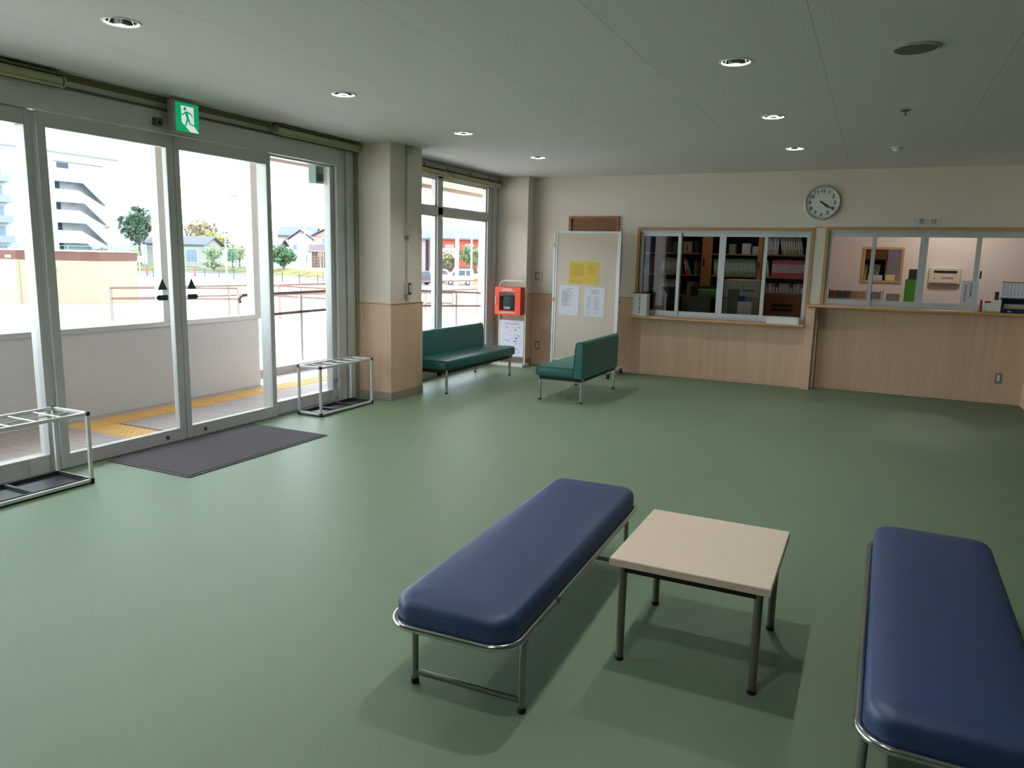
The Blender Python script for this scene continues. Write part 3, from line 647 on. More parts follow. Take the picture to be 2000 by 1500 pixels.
for i in range(5):
    b = B(); d = rr.uniform(-.008, .008); b.box(-1.165+d, -.835+d, 9.92, 10.065, .823+i*.016, .836+i*.016); part('paper_sheaf', b, M_paperw, t)

# ------------------------------------------------------------------ things at the right counter
zt = 1.0705
t = thing('stand_sign', 'white standing card with red vertical writing on right counter', 'sign', (.985, 10.02, zt))
b = B(); b.box(.90, 1.065, 9.985, 9.99, 1.15, 1.415, .001, 1); part('card', b, M_paperw, t)
b = B(); b.box(1.045, 1.07, 9.99, 10.0, 1.07, 1.20, .001, 1); b.box(.99, 1.09, 9.96, 10.04, zt, zt+.006, .001, 1); part('acrylic_foot', b, mat('milky_acrylic', (206, 204, 208), rough=.3), t)
b = B(); rr = random.Random(9)
for x, zz, n in ((.940, 1.37, 8), (.995, 1.385, 6)):
    for i in range(n):
        z = zz-i*.026
        for k in range(3): b.box(x-.011+rr.uniform(0, .004), x+.011-rr.uniform(0, .004), 9.9835, 9.985, z-.006*k-.003, z-.006*k)
        b.box(x-.002, x+.002, 9.9835, 9.985, z-.018, z)
tag(part('red_lettering', b, mat('red_ink', (176, 36, 44), rough=.7), t), kind='stuff')
t = thing('glue_bottle', 'small red capped bottle beside the tissue box on right counter', 'bottle', (1.095, 10.0, zt))
b = B(); b.lathe((1.107, 9.97, zt), [(.017, 0), (.017, .075), (.012, .088), (.012, .092)], 20); part('body', b, mat('pale_red_label', (150, 64, 62), rough=.4), t, True)
b = B(); b.lathe((1.107, 9.97, zt), [(.013, .09), (.013, .115), (.01, .135), (.003, .14)], 20); part('cap', b, mat('red_cap', (142, 34, 36), rough=.4), t, True)
t = thing('tissue_box', 'white card box with red label on yellow pad, right counter', 'box', (1.215, 10.02, zt))
b = B(); b.box(1.135, 1.30, 9.97, 10.07, zt+.014, zt+.135, .003); part('carton', b, M_white, t)
b = B(); b.box(1.14, 1.20, 9.968, 9.97, zt+.105, zt+.128); part('red_label', b, mat('red_print', (196, 70, 66), rough=.7), t)
b = B(); b.box(1.14, 1.30, 9.965, 10.075, zt, zt+.013); part('yellow_pad', b, M_papery, t)
t = thing('desk_bin', 'dark blue open letter rack at the right edge of the counter', 'rack', (1.45, 10.02, zt))
b = B(); b.box(1.31, 1.60, 9.97, 10.09, zt, zt+.05, .004); b.box(1.31, 1.325, 9.97, 10.09, zt+.05, zt+.15); b.box(1.585, 1.60, 9.97, 10.09, zt+.05, zt+.15); b.box(1.31, 1.60, 10.08, 10.09, zt+.05, zt+.15); b.box(1.30, 1.61, 9.965, 10.095, zt+.15, zt+.168, .003); part('rack_body', b, mat('navy_plastic', (26, 32, 60), rough=.4), t)
b = B(); b.box(1.33, 1.58, 9.99, 10.075, zt+.05, zt+.10); part('paper_pile', b, mat('dull_paper', (170, 168, 150), rough=.8), t)
b = B(); b.box(1.37, 1.405, 9.968, 9.97, zt+.012, zt+.022); part('name_label', b, M_white, t)
t = thing('desk_calendar', 'desk calendar with a yellow heading standing on the blue rack', 'calendar', (1.42, 10.04, zt+.168))
b = B(); b.prism([(10.01, zt+.169), (10.09, zt+.169), (10.045, zt+.355)], 'x', 1.29, 1.56); part('easel', b, M_paperw, t)
b = B()
def onc(z): return 10.01+(z-zt-.169)*(.035/.186)
for z in (zt+.34,): b.prism([(onc(z-.008)-.002, z-.008), (onc(z-.008), z-.008), (onc(z+.008), z+.008), (onc(z+.008)-.002, z+.008)], 'x', 1.30, 1.50)
part('heading', b, mat('ochre_print', (176, 142, 62), rough=.7), t)
b = B()
for r_ in range(5):
    for c in range(7):
        z = zt+.305-r_*.027; b.prism([(onc(z)-.0015, z), (onc(z), z), (onc(z+.009), z+.009), (onc(z+.009)-.0015, z+.009)], 'x', 1.31+c*.035, 1.325+c*.035)
tag(part('date_grid', b, M_ink, t), kind='stuff')
b = B(); b.box(1.245, 1.285, 10.09, 10.105, zt+.135, zt+.23, .002); solo('phone', b, M_dgrey, 'small dark handset propped behind the white tissue box', 'phone')

# ------------------------------------------------------------------ the office behind the left window
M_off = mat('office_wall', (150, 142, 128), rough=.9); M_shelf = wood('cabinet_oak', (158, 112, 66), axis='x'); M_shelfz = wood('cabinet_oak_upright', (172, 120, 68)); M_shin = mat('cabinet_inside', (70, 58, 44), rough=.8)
b = B(); b.box(-5.2, -.67, 12.75, 12.85, 0, CZ); b.box(-5.2, -5.1, 10.3, 12.75, 0, CZ); tag(solo('wall_office', b, M_off), 'plain wall of the office behind the window', None, kind='structure')
b = B(); b.box(-.67, -.62, 10.22, 13.2, 0, CZ); tag(solo('wall_partition', b, M_room2), 'partition wall between office and reception room', None, kind='structure')
b = B(); b.box(-5.2, 4.2, 10.3, 13.3, -.1, 0); tag(solo('floor_office', b, mat('office_floor', (120, 124, 116), rough=.6)), 'grey floor of the rooms behind reception', None, kind='structure')
b = B(); b.box(-5.2, 4.2, YB+.1, 13.3, CZ, CZ+.05); tag(solo('ceiling_office', b, M_ceil), 'ceiling of the rooms behind reception', None, kind='structure')
def bookcase(x0, x1, label, shelves, uprights):
    t = thing('bookcase', label, 'bookcase', ((x0+x1)/2, 12.45, 0))
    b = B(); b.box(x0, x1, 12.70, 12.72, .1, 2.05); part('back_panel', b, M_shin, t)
    b = B(); b.box(x0, x1, 12.20, 12.72, 2.02, 2.06, .003); part('top_panel', b, M_shelf, t)
    b = B(); b.box(x0, x1, 12.20, 12.70, 0, .10); part('plinth', b, M_shelf, t)
    for z in shelves: b = B(); b.box(x0, x1, 12.24, 12.70, z-.022, z, .002, 1); part('shelf', b, M_shelf, t)
    for a, c in uprights: b = B(); b.box(a, c, 12.19, 12.23 if c-a > .09 else 12.70, .1, 2.02, .002, 1); part('upright', b, M_shelfz, t)
    return t
bc1 = bookcase(-4.30, -2.37, 'left oak bookcase in the office with sliding doors', (.75, 1.02, 1.36, 1.705), [(-4.30, -4.27), (-3.285, -3.215), (-2.53, -2.37)])
bc2 = bookcase(-2.36, -.70, 'right oak bookcase in the office full of files', (.78, 1.02, 1.36, 1.70), [(-1.67, -1.60), (-.73, -.70)])
for x in (-2.50,):
    b = B(); b.box(x, x+.025, 12.185, 12.19, 1.50, 1.62); part('door_pull', b, M_dark, bc1)
b = B(); b.box(-1.655, -1.635, 12.185, 12.19, 1.48, 1.58); part('door_pull', b, M_dark, bc2)
def ordinal(k): return {1: 'first', 2: 'second', 3: 'third', 4: 'fourth', 5: 'fifth'}.get(k, '%d%s' % (k, 'th' if 10 < k % 100 < 14 else {1: 'st', 2: 'nd', 3: 'rd'}.get(k % 10, 'th')))
def books(x, x1, z, h, ws, cols, label, cat='file', group='files on the office shelves', lean=0., name='document_file', yf=12.30, tag_=True):
    rr = random.Random(int(abs(x)*1000+z*100)); i = 0; made = []
    while True:
        w = rr.uniform(*ws)
        if x+w > x1: break
        c = cols[i % len(cols)] if isinstance(cols, list) else cols; hh = h*rr.uniform(.94, 1.0)
        t = thing(name, label, cat, (x+w/2, yf, z+.001), group=group)
        if lean: t.rotation_euler = (0, R(lean), 0); t.location.z += abs(math.sin(R(lean)))*w/2+.001
        m = mat('spine_%d_%d_%d' % c, c, rough=.6); b = B(); b.box(-w/2+.0006, w/2-.0006, 0, .21, 0, hh, .0015, 1); part('cover', b, m, t, False, True)
        if tag_ and w > .011: b = B(); b.box(-w*.32, w*.32, -.0012, .0002, hh*.25, hh*.75); part('spine_label', b, M_paperw, t, False, True)
        x += w/max(.8, math.cos(R(lean)))+(.004 if lean else .0012); i += 1; made.append(t)
    if len(made) > 1:
        for k, o in enumerate(made): o['label'] = label+', '+ordinal(k+1)+' from the left'
GRN = [(150, 176, 140), (128, 168, 128), (164, 186, 150), (110, 160, 124), (140, 178, 150)]
PNK = [(206, 96, 104), (214, 112, 120), (198, 84, 96)]
PALE = [(176, 186, 178), (160, 176, 170), (186, 190, 176), (150, 172, 160)]
books(-3.20, -2.86, 1.36, .265, (.018, .028), PALE, 'pale green document file in the middle row of left bookcase', group='pale files in left bookcase')
books(-2.79, -2.745, 1.36, .27, (.030, .036), [(206, 62, 66)], 'red file leaning in the middle row of left bookcase', lean=-14, group='leaning files in left bookcase')
books(-2.745, -2.72, 1.36, .265, (.016, .02), [(120, 160, 150)], 'thin teal file leaning beside the red file', lean=-16, group='leaning teal files')
books(-2.66, -2.54, 1.36, .22, (.03, .045), [(120, 104, 78), (110, 116, 96)], 'brown box file at the right of left bookcase middle row', group='brown box files', tag_=False)
books(-3.20, -2.90, 1.02, .26, (.022, .034), [(176, 180, 172), (190, 192, 188)], 'white document file in the lower row of left bookcase', group='white files in lower row')
books(-2.76, -2.54, 1.02, .24, (.028, .045), [(120, 118, 96), (150, 136, 96), (156, 110, 110)], 'dull coloured file in the lower row of left bookcase', group='dull files in lower row', tag_=False)
books(-3.02, -2.88, 1.705, .18, (.02, .03), [(86, 130, 84), (60, 104, 70)], 'dark green book on the top row of left bookcase', group='green books top row', tag_=False)
books(-2.68, -2.54, 1.705, .19, (.03, .045), [(34, 36, 62), (40, 54, 76)], 'navy book on the top row of left bookcase', group='navy books top row', tag_=False)
books(-3.40, -3.29, 1.36, .27, (.02, .034), [(168, 60, 62), (150, 140, 130)], 'maroon file at the left end of left bookcase', group='maroon files', tag_=False)
books(-3.62, -3.42, 1.02, .27, (.03, .045), [(190, 128, 138), (170, 110, 124)], 'pink file in lower row at left end of left bookcase', group='pink files left end', tag_=False)
books(-3.62, -3.43, 1.36, .12, (.03, .045), [(196, 188, 186)], 'short pale box in middle row at far left', group='pale boxes far left', tag_=False)
books(-2.34, -1.69, 1.36, .27, (.012, .02), GRN, 'thin green document file in the full middle row', group='thin green files', lean=-3)
books(-1.555, -1.475, 1.36, .26, (.026, .034), [(190, 186, 150), (206, 206, 196)], 'cream file leaning at the left of the pink row', group='cream files', lean=-7)
books(-1.46, -.76, 1.36, .265, (.013, .02), PNK, 'thin pink document file in the pink row', group='thin pink files')
books(-1.60, -1.50, 1.02, .24, (.02, .026), [(150, 180, 140)], 'green file in the lower row of right bookcase', group='green files lower row')
books(-1.49, -.80, 1.02, .25, (.046, .058), [(206, 206, 200), (196, 120, 122), (60, 66, 118), (208, 208, 204), (200, 200, 196), (204, 196, 180), (60, 110, 160), (206, 200, 200)], 'thick ring binder in the lower row of right bookcase', 'binder', 'thick ring binders', name='ring_binder')
books(-1.58, -1.36, 1.70, .27, (.022, .034), [(200, 130, 140), (196, 196, 188), (176, 176, 170)], 'pale file leaning on the top row of right bookcase', group='pale files top row', lean=2)
books(-1.33, -1.02, 1.70, .27, (.024, .036), [(150, 128, 104), (176, 190, 166), (120, 168, 116), (206, 150, 70), (140, 176, 146), (160, 178, 160)], 'coloured file leaning on the top row of right bookcase', group='coloured files top row', lean=-9)
def carton(x0, x1, y0, y1, z0, z1, rgb, label, name='carton', cat='box', extra=None):
    t = thing(name, label, cat, ((x0+x1)/2, (y0+y1)/2, z0)); m = mat('card_%d_%d_%d' % rgb, rgb, rough=.7, noise=.04, nscale=30)
    b = B(); b.box(x0, x1, y0, y1, z0+.0005, z1, .004); part('carton_body', b, m, t)
    if extra:
        ex, mm = extra; b = B()
        for q in ex: b.box(q[0], q[1], y0-.0015, y0+.0005, q[2], q[3])
        part('front_mark', b, mm, t)
    return t
carton(-2.858, -2.725, 12.30, 12.5, 1.7055, 1.885, (166, 152, 112), 'beige box with a dark slot on the top row of left bookcase', extra=([(-2.80, -2.783, 1.745, 1.83)], M_dark))
carton(-1.93, -1.80, 12.30, 12.5, 1.7005, 1.865, (186, 182, 182), 'white box on the top shelf above the green files')
carton(-1.77, -1.68, 12.30, 12.5, 1.7005, 1.82, (176, 172, 178), 'smaller white box on the top shelf beside oak upright')
carton(-2.13, -2.03, 12.30, 12.5, 1.7005, 1.85, (120, 128, 112), 'grey green box on the top shelf at the left')
carton(-1.53, -.95, 11.9, 12.17, .75, 1.12, (150, 96, 60), 'brown cardboard carton with two dark handle slots', extra=([(-1.38, -1.08, .92, .965), (-1.38, -1.08, .855, .90)], M_dark))
# office desk along the window and the things on it
t = thing('office_desk', 'dark office desk behind the left window', 'desk', (-2.0, 10.75, 0))
b = B(); b.box(-3.2, -.72, 10.26, 11.25, .72, .75, .003); part('desktop', b, mat('dark_brown_desk', (64, 46, 38), rough=.5), t)
for x in (-3.15, -.80):
    for y in (10.32, 11.19):
        b = B(); b.box(x, x+.04, y, y+.04, 0, .72); part('leg', b, M_dgrey, t)
t = thing('office_printer', 'large grey office copier behind the desk', 'printer', (-1.73, 11.5, 0))
b = B(); b.box(-1.99, -1.47, 11.28, 11.80, .001, 1.05, .01); part('cabinet', b, mat('copier_grey', (150, 146, 132), rough=.5), t)
b = B(); b.box(-1.99, -1.47, 11.28, 11.80, 1.052, 1.32, .015); part('scanner_head', b, mat('copier_light', (176, 168, 156), rough=.5), t)
b = B(); b.box(-1.72, -1.55, 11.277, 11.281, 1.16, 1.175); b.box(-1.72, -1.70, 11.277, 11.281, 1.22, 1.235); part('paper_slot', b, M_dark, t)
b = B(); b.box(-1.92, -1.76, 11.270, 11.281, .80, 1.18, .004); part('side_panel', b, mat('olive_grey_panel', (104, 102, 82), rough=.6), t)
t = thing('paper_box', 'silver packet of supplies with a blue box on the desk', 'box', (-1.6, 10.85, .75))
b = B(); b.box(-1.70, -1.51, 10.79, 10.90, .7505, 1.03, .006); part('silver_packet', b, mat('silver_foil', (190, 176, 168), rough=.3, metal=.5, bump=.8, bscale=30), t)
b = B(); b.box(-1.70, -1.61, 10.80, 10.90, 1.031, 1.105, .004); part('blue_box', b, mat('blue_carton', (34, 56, 120), rough=.6), t)
b = B(); b.box(-1.605, -1.52, 10.80, 10.90, 1.031, 1.10, .004); part('grey_box', b, mat('grey_carton', (120, 116, 124), rough=.6), t)
def monitor(x0, x1, y, z0, z1, rgb, label):
    t = thing('desktop_monitor', label, 'monitor', ((x0+x1)/2, y, .75)); xm = (x0+x1)/2
    b = B(); b.box(x0, x1, y, y+.03, z0, z1, .006); part('screen_shell', b, mat('mon_%d' % rgb[0], rgb, rough=.5), t)
    b = B(); b.box(xm-.03, xm+.03, y+.012, y+.03, .765, z0+.02); b.box(xm-.10, xm+.10, y-.04, y+.10, .7505, .766, .004); part('stand', b, M_dgrey, t)
monitor(-2.52, -2.10, 10.95, .83, 1.08, (72, 68, 48), 'olive backed monitor on the office desk')
monitor(-2.86, -2.60, 11.05, .85, 1.19, (26, 26, 28), 'black monitor on the left of the office desk')
t = thing('office_chair', 'black office chair behind the desk with green cushion', 'chair', (-2.2, 11.55, 0))
b = B(); b.box(-2.55, -2.05, 11.60, 11.68, .62, 1.20, .03, 3); part('backrest', b, mat('black_fabric', (24, 22, 26), rough=.9), t, True)
b = B(); b.box(-2.55, -2.09, 11.33, 11.66, .42, .50, .03, 3); part('seat', b, MATS['black_fabric'], t, True)
b = B(); b.box(-2.42, -2.12, 11.55, 11.60, 1.02, 1.16, .02, 3); part('green_cushion', b, mat('sage_fabric', (116, 148, 104), rough=.9), t, True)
b = B(); b.cyl((-2.32, 11.5, .08), (-2.32, 11.5, .42), .03); part('gas_post', b, M_dgrey, t, True)
for k in range(5):
    a = R(72*k); b = B(); b.cyl((-2.32, 11.5, .09), (-2.32+.28*math.cos(a), 11.5+.28*math.sin(a), .05), .02, .015, 10); b.ball((-2.32+.28*math.cos(a), 11.5+.28*math.sin(a), .03), .03, sub=1); part('base_arm', b, M_dgrey, t, True)
b = B(); b.box(-2.45, -2.12, 10.58, 10.80, .7505, .756); b.box(-2.44, -2.14, 10.60, 10.79, .756, .80, .003); solo('green_folder', b, mat('bright_green', (48, 150, 62), rough=.5), 'bright green folder lying on the office desk', 'folder')
for i, (x, d) in enumerate(((-2.86, .0), (-2.62, .02))):
    b = B(); b.box(x, x+.22, 10.40+d, 10.62, .7505, .80+.012*i, .006); solo('paper_pile', b, M_paperw, ('loose pile of white papers on the desk behind the white box', 'loose pile of white papers on the desk under the left sash bar')[i], 'papers')
t = thing('card_rack', 'fan of leaflets standing in a rack on the office desk', 'leaflet rack', (-2.78, 10.72, .75))
b = B(); b.box(-2.86, -2.70, 10.66, 10.80, .7505, .80, .004); part('rack_base', b, M_dgrey, t)
for i in range(7):
    b = B(); x = -2.85+i*.022; b.prism([(10.68, .80), (10.79, .80), (10.81, 1.10+.012*(i % 3)), (10.70, 1.12+.012*(i % 3))], 'x', x, x+.012); part('leaflet', b, (M_paperw, MATS['dull_paper'], M_papery)[i % 3], t)
for i, x in enumerate((-2.50, -2.44, -2.40)):
    b = B(); b.lathe((x, 10.50, .7505), [(.014, 0), (.014, .03), (.008, .04), (.006, .07), (.004, .08)], 14); solo('rubber_stamp', b, (M_white, M_red, M_white)[i], ('small white rubber stamp on the desk, leftmost of three', 'small red rubber stamp on the desk', 'small white rubber stamp on the desk right of the red stamp')[i], 'stamp', smooth=True)

# ------------------------------------------------------------------ the reception room behind the right window
YR = 12.20
tag(wall('wall_reception', [(-.62, -.195, YR, YR+.1, 0, CZ), (.345, 4.1, YR, YR+.1, 0, CZ), (-.195, .345, YR, YR+.1, 1.835, CZ), (-.195, .345, YR, YR+.1, 0, 1.32), (4.1, 4.2, 10.3, YR+.1, 0, CZ), (-.62, 4.1, 13.15, 13.25, 0, CZ)], M_room2, 'pale pink wall of the reception room'), kind='structure')
b = B(); b.box(XR, 4.2, YB+.1, YB+.2, 0, CZ); tag(solo('wall_side', b, M_room2), 'side wall closing the reception room', None, kind='structure')
w7 = thing('window_7', 'small oak framed inner window in the reception room', None, (.075, YR, 1.32), kind='structure')
for q, mm in (((-.195, .345, YR-.015, YR+.1, 1.80, 1.835), M_edge), ((-.195, .345, YR-.015, YR+.1, 1.32, 1.355), M_edge), ((-.195, -.16, YR-.015, YR+.1, 1.355, 1.80), M_edgez), ((.31, .345, YR-.015, YR+.1, 1.355, 1.80), M_edgez)):
    b = B(); b.box(*q, bev=.003, seg=1); part('oak_casing', b, mm, w7)
t = thing('shelf_unit', 'oak shelf of files seen through the small inner window', 'shelf', (-.1, 12.6, 0))
b = B(); b.box(-.5, .14, 12.48, 12.80, 1.66, 1.69); b.box(-.5, .14, 12.48, 12.80, 1.26, 1.29); b.box(.12, .14, 12.48, 12.80, 0, 2.1); b.box(-.5, -.48, 12.48, 12.80, 0, 2.1); part('carcass', b, M_shelf, t)
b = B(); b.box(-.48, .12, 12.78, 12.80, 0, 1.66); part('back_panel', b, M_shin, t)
b = B(); b.box(-.48, .12, 12.47, 12.49, 1.69, 2.1); part('cupboard_door', b, M_shelfz, t)
books(-.24, .04, 1.29, .30, (.022, .034), [(176, 176, 162), (150, 164, 150), (190, 176, 130), (60, 60, 56), (196, 186, 160)], 'file leaning on the shelf behind the inner window', group='files behind inner window', lean=6, yf=12.52, tag_=False)
carton(-.10, .09, 12.25, 12.31, 1.3555, 1.43, (176, 180, 206), 'pale blue card box in the inner window')
carton(.13, .25, 12.24, 12.30, 1.3555, 1.44, (196, 186, 134), 'cream card box in the inner window')
t = thing('control_panel', 'cream alarm control panel with a dark display', 'control panel', (.87, YR, 1.32))
b = B(); b.box(.68, 1.065, YR-.05, YR-.001, 1.335, 1.56, .008); part('housing', b, mat('cream_panel', (206, 192, 170), rough=.5), t)
b = B(); b.box(.735, 1.02, YR-.053, YR-.049, 1.485, 1.52); part('display', b, M_dark, t)
b = B(); b.box(.83, .98, YR-.055, YR-.049, 1.41, 1.435, .002, 1); b.box(.74, .76, YR-.055, YR-.049, 1.41, 1.43, .002, 1); part('buttons', b, mat('grey_buttons', (156, 146, 146), rough=.5), t)
b = B(); b.box(.70, 1.03, YR-.056, YR-.049, 1.33, 1.352, .002, 1); part('lower_trim', b, mat('brown_trim', (120, 98, 84), rough=.5), t)
t = thing('reception_desk', 'pale desk behind the right reception window', 'desk', (.6, 10.7, 0))
b = B(); b.box(-.60, 2.4, 10.33, 11.3, 1.03, 1.055, .003); part('desktop', b, mat('pale_grey_desk', (176, 172, 162), rough=.5), t)
for x in (-.58, 2.3): b = B(); b.box(x, x+.04, 10.36, 11.26, 0, 1.03); part('side_panel', b, M_wframe, t)
zd = 1.0555
def cardrack(x0, x1, rgbs, label, tray=True, h=.19):
    t = thing('card_rack', label, 'card rack', ((x0+x1)/2, 10.6, zd), group='racks of key cards on the reception desk')
    b = B(); b.box(x0, x1, 10.56, 10.66, zd, zd+.02, .002, 1); b.box(x0, x0+.006, 10.56, 10.66, zd+.02, zd+h+.01); b.box(x1-.006, x1, 10.56, 10.66, zd+.02, zd+h+.01); part('rack_frame', b, M_dark, t)
    n = int((x1-x0-.016)/.014)
    for i in range(n):
        c = rgbs[int(i*len(rgbs)/n)]; x = x0+.008+i*.014; b = B(); b.box(x, x+.010, 10.57, 10.65, zd+.021, zd+h*(.92+.08*((i*7) % 5)/5)); cd = part('key_card', b, mat('kc_%d_%d_%d' % c, c, rough=.5), t)
        b = B(); b.box(x+.003, x+.008, 10.5685, 10.5702, zd+.03, zd+h*.5); part('card_label', b, M_paperw, cd)
cardrack(-.525, -.085, [(150, 60, 58), (30, 62, 60), (40, 42, 76), (176, 132, 60), (190, 140, 56)], 'long rack of red, green, navy and ochre cards')
cardrack(-.035, .105, [(74, 60, 78), (66, 54, 72)], 'short rack of dark purple cards')
t = thing('card_rack', 'black tray with a bundle of grey cards', 'card rack', (.22, 10.6, zd), group='racks of key cards on the reception desk')
b = B(); b.box(.135, .305, 10.55, 10.68, zd, zd+.05, .003); part('tray', b, M_dark, t)
for i in range(11): b = B(); b.box(.145+i*.014, .155+i*.014, 10.57, 10.66, zd+.051, zd+.165); part('grey_card', b, mat('grey_card', (140, 134, 128), rough=.6), t)
t = thing('wire_bookend', 'thin white wire stand behind the long card rack', 'wire stand', (-.33, 10.75, zd))
for x in (-.40, -.33, -.26): b = B(); b.tube([(x, 10.74, zd), (x, 10.74, zd+.20), (x+.005, 10.74, zd+.26)], .003, 6); part('wire_prong', b, M_white, t, True)
b = B(); b.tube([(-.42, 10.74, zd+.003), (-.24, 10.74, zd+.003)], .003, 6); part('wire_base', b, M_white, t, True)
t = thing('clipboard', 'bright green clipboard standing on the reception desk', 'clipboard', (.44, 11.2, zd))
b = B(); b.prism([(11.18, zd), (11.19, zd), (11.22, 1.40), (11.21, 1.40)], 'x', .36, .52); part('board', b, mat('leaf_green', (88, 156, 52), rough=.5), t)
b = B(); b.box(.39, .515, 11.16, 11.20, 1.40, 1.53, .004); part('dark_card', b, M_dgrey, t)
b = B(); b.box(.36, .48, 10.62, 10.68, zd, zd+.02, .004); solo('stapler', b, mat('brown_pink', (166, 120, 104), rough=.5), 'small pinkish stapler on the reception desk by the green clipboard', 'stapler')
b = B(); b.box(.62, .66, 10.50, 10.56, zd, zd+.07, .006); solo('memo_holder', b, mat('grey_green_plastic', (100, 118, 112), rough=.5), 'small grey green memo holder behind the middle sash bars', 'holder')
b = B(); b.lathe((.71, 10.52, zd), [(.03, 0), (.03, .02), (.018, .03), (.02, .06), (.01, .065)], 18); solo('tape_dispenser', b, mat('brown_tape', (126, 110, 92), rough=.5), 'small brown tape dispenser beside the memo holder', 'dispenser', smooth=True)
def fill_lamp(x, y, strength, label):  # unseen glowing dome, added to brighten the rooms behind the counter windows
    t = thing('fill_lamp', label, 'ceiling light', (x, y, CZ-.09))
    b = B(); b.lathe((x, y, CZ), [(.20, 0), (.20, -.02), (.18, -.025)], 32); part('mounting_plate', b, M_white, t, True)
    b = B(); b.lathe((x, y, CZ), [(.17, -.024), (.17, -.05), (.14, -.075), (.08, -.088), (.001, -.09)], 32); part('glow_dome', b, mat('fill_glow_%d' % strength, (255, 244, 234), rough=.5, emit=strength), t, True)
fill_lamp(.9, 11.3, FILL_ROOM, 'unseen lamp added to light the reception room')
fill_lamp(-2.0, 11.5, FILL_OFFICE, 'unseen lamp added to light the office')

# ------------------------------------------------------------------ outside: paved porch, windbreak, canopy
M_tile = mat('grey_pink_paving_tile', (172, 166, 168), rough=.8, noise=.10, nscale=3)
M_grout = mat('dark_joint', (118, 110, 106), rough=.9)
M_tact = mat('yellow_tactile_paving', (222, 182, 112), rough=.7, noise=.06, nscale=10)
M_conc = mat('pale_concrete', (232, 230, 226), rough=.9, noise=.05, nscale=2)
M_render = mat('white_windbreak_panel', (216, 214, 218), rough=.8, noise=.02, nscale=30)
M_brown = mat('brown_handrail', (82, 58, 52), rough=.5)
M_post = mat('silver_grey_post', (176, 172, 170), rough=.45, metal=.3)
PX0, PX1, PY0, PY1 = -6.80, -5.20, 1.0, 10.6
porch = thing('floor_porch', 'tiled porch outside the sliding door', None, (-6.0, 5.8, -.02), kind='structure')
b = B(); b.box(PX0, PX1+.02, PY0, PY1, -.12, -.006); part('joint_bed', b, M_grout, porch)
def tact_at(x, y): return (-6.30 < x < -6.00 and y > 4.05) or (-6.0 <= x < -5.20 and 4.06 < y < 4.36)
tile_bm = B(); tile_bm.box(-.0485, .0485, -.0485, .0485, -.012, 0, .002, 1); tile_me = tile_bm.mesh('paving_tile', M_tile)
spots = []
ny = int((PY1-PY0)/.1); nx = int((PX1-PX0)/.1)
for i in range(nx):
    for j in range(ny):
        x, y = PX0+.05+i*.1, PY0+.05+j*.1
        if not tact_at(x, y): spots.append((x, y))
def vis(p):          # tiles seen largest: near the glass and inside the door's width
    return (p[0]**2+p[1]**2)**.5 + (3 if p[1] < 2.9 else 0)
spots.sort(key=vis)
for x, y in spots[:300]:
    o = bpy.data.objects.new('tile', tile_me); put(o, porch); o.location = Vector((x, y, .002+random.uniform(-.0006, .0006)))-porch.location
b = B()
for x, y in spots[300:]: b.box(x-.0485, x+.0485, y-.0485, y+.0485, -.01, .002)
tag(part('paving_tiles', b, M_tile, porch), kind='stuff')
tb = B(); tb.box(-.148, .148, -.148, .148, -.012, 0)
for k in range(4): tb.box(-.12+.075*k-.014+.008, -.12+.075*k+.014+.008, -.14, .14, 0, .005, .002, 1)
bars = tb.mesh('tactile_bar_tile', M_tact)
td = B(); td.box(-.148, .148, -.148, .148, -.012, 0)
for i in range(5):
    for j in range(5): td.cyl((-.12+.06*i, -.12+.06*j, 0), (-.12+.06*i, -.12+.06*j, .005), .014, .009, 10)
dots = td.mesh('tactile_dot_tile', M_tact)
for k in range(22):
    y = 4.21+.30*k
    if y > PY1: break
    o = bpy.data.objects.new('tactile_block', dots if k == 0 else bars); put(o, porch); o.location = Vector((-6.15, y, .003))-porch.location
for k in range(3):
    o = bpy.data.objects.new('tactile_block', dots); put(o, porch); o.location = Vector((-5.85+.30*k-.0, 4.21, .003))-porch.location
b = B(); b.box(PX0-.12, PX0, 6.45, 16, -.12, .10, .004); solo('porch_kerb', b, mat('grey_kerb', (176, 170, 166), rough=.9), 'low grey concrete kerb along the porch edge', 'kerb')
b = B(); b.box(-10.8, PX0-.12, 5.5, 17, -.4, .098); tag(solo('terrace', b, M_conc), 'pale concrete terrace beyond the porch', None, kind='structure')

wbk = thing('windbreak', 'white low windbreak screen with glazing above outside the door', 'windbreak', (-6.45, 4.0, 0))
b = B(); b.box(-6.50, -6.44, 1.2, 6.565, .0, .785, .004); part('lower_panel', b, M_render, wbk)
b = B(); b.box(-6.515, -6.425, 1.2, 6.60, .785, .835, .004); part('sill_rail', b, M_alul, wbk)
b = B(); b.box(-6.515, -6.425, 1.2, 6.60, 2.60, 2.66, .004); part('head_rail', b, M_alul, wbk)
for y0, y1 in ((6.49, 6.60), (5.255, 5.36), (4.0, 4.0+.0), (3.35, 3.44), (1.2, 1.3)):
    if y1 > y0: b = B(); b.box(-6.53, -6.42, y0, y1, .835, 2.60, .003, 1); part('post', b, M_alul, wbk)
for y0, y1 in ((5.36, 6.49), (3.44, 5.255), (1.3, 3.35)):
    b = B(); b.box(-6.474, -6.466, y0, y1, .835, 2.60); part('pane', b, M_glass, wbk)

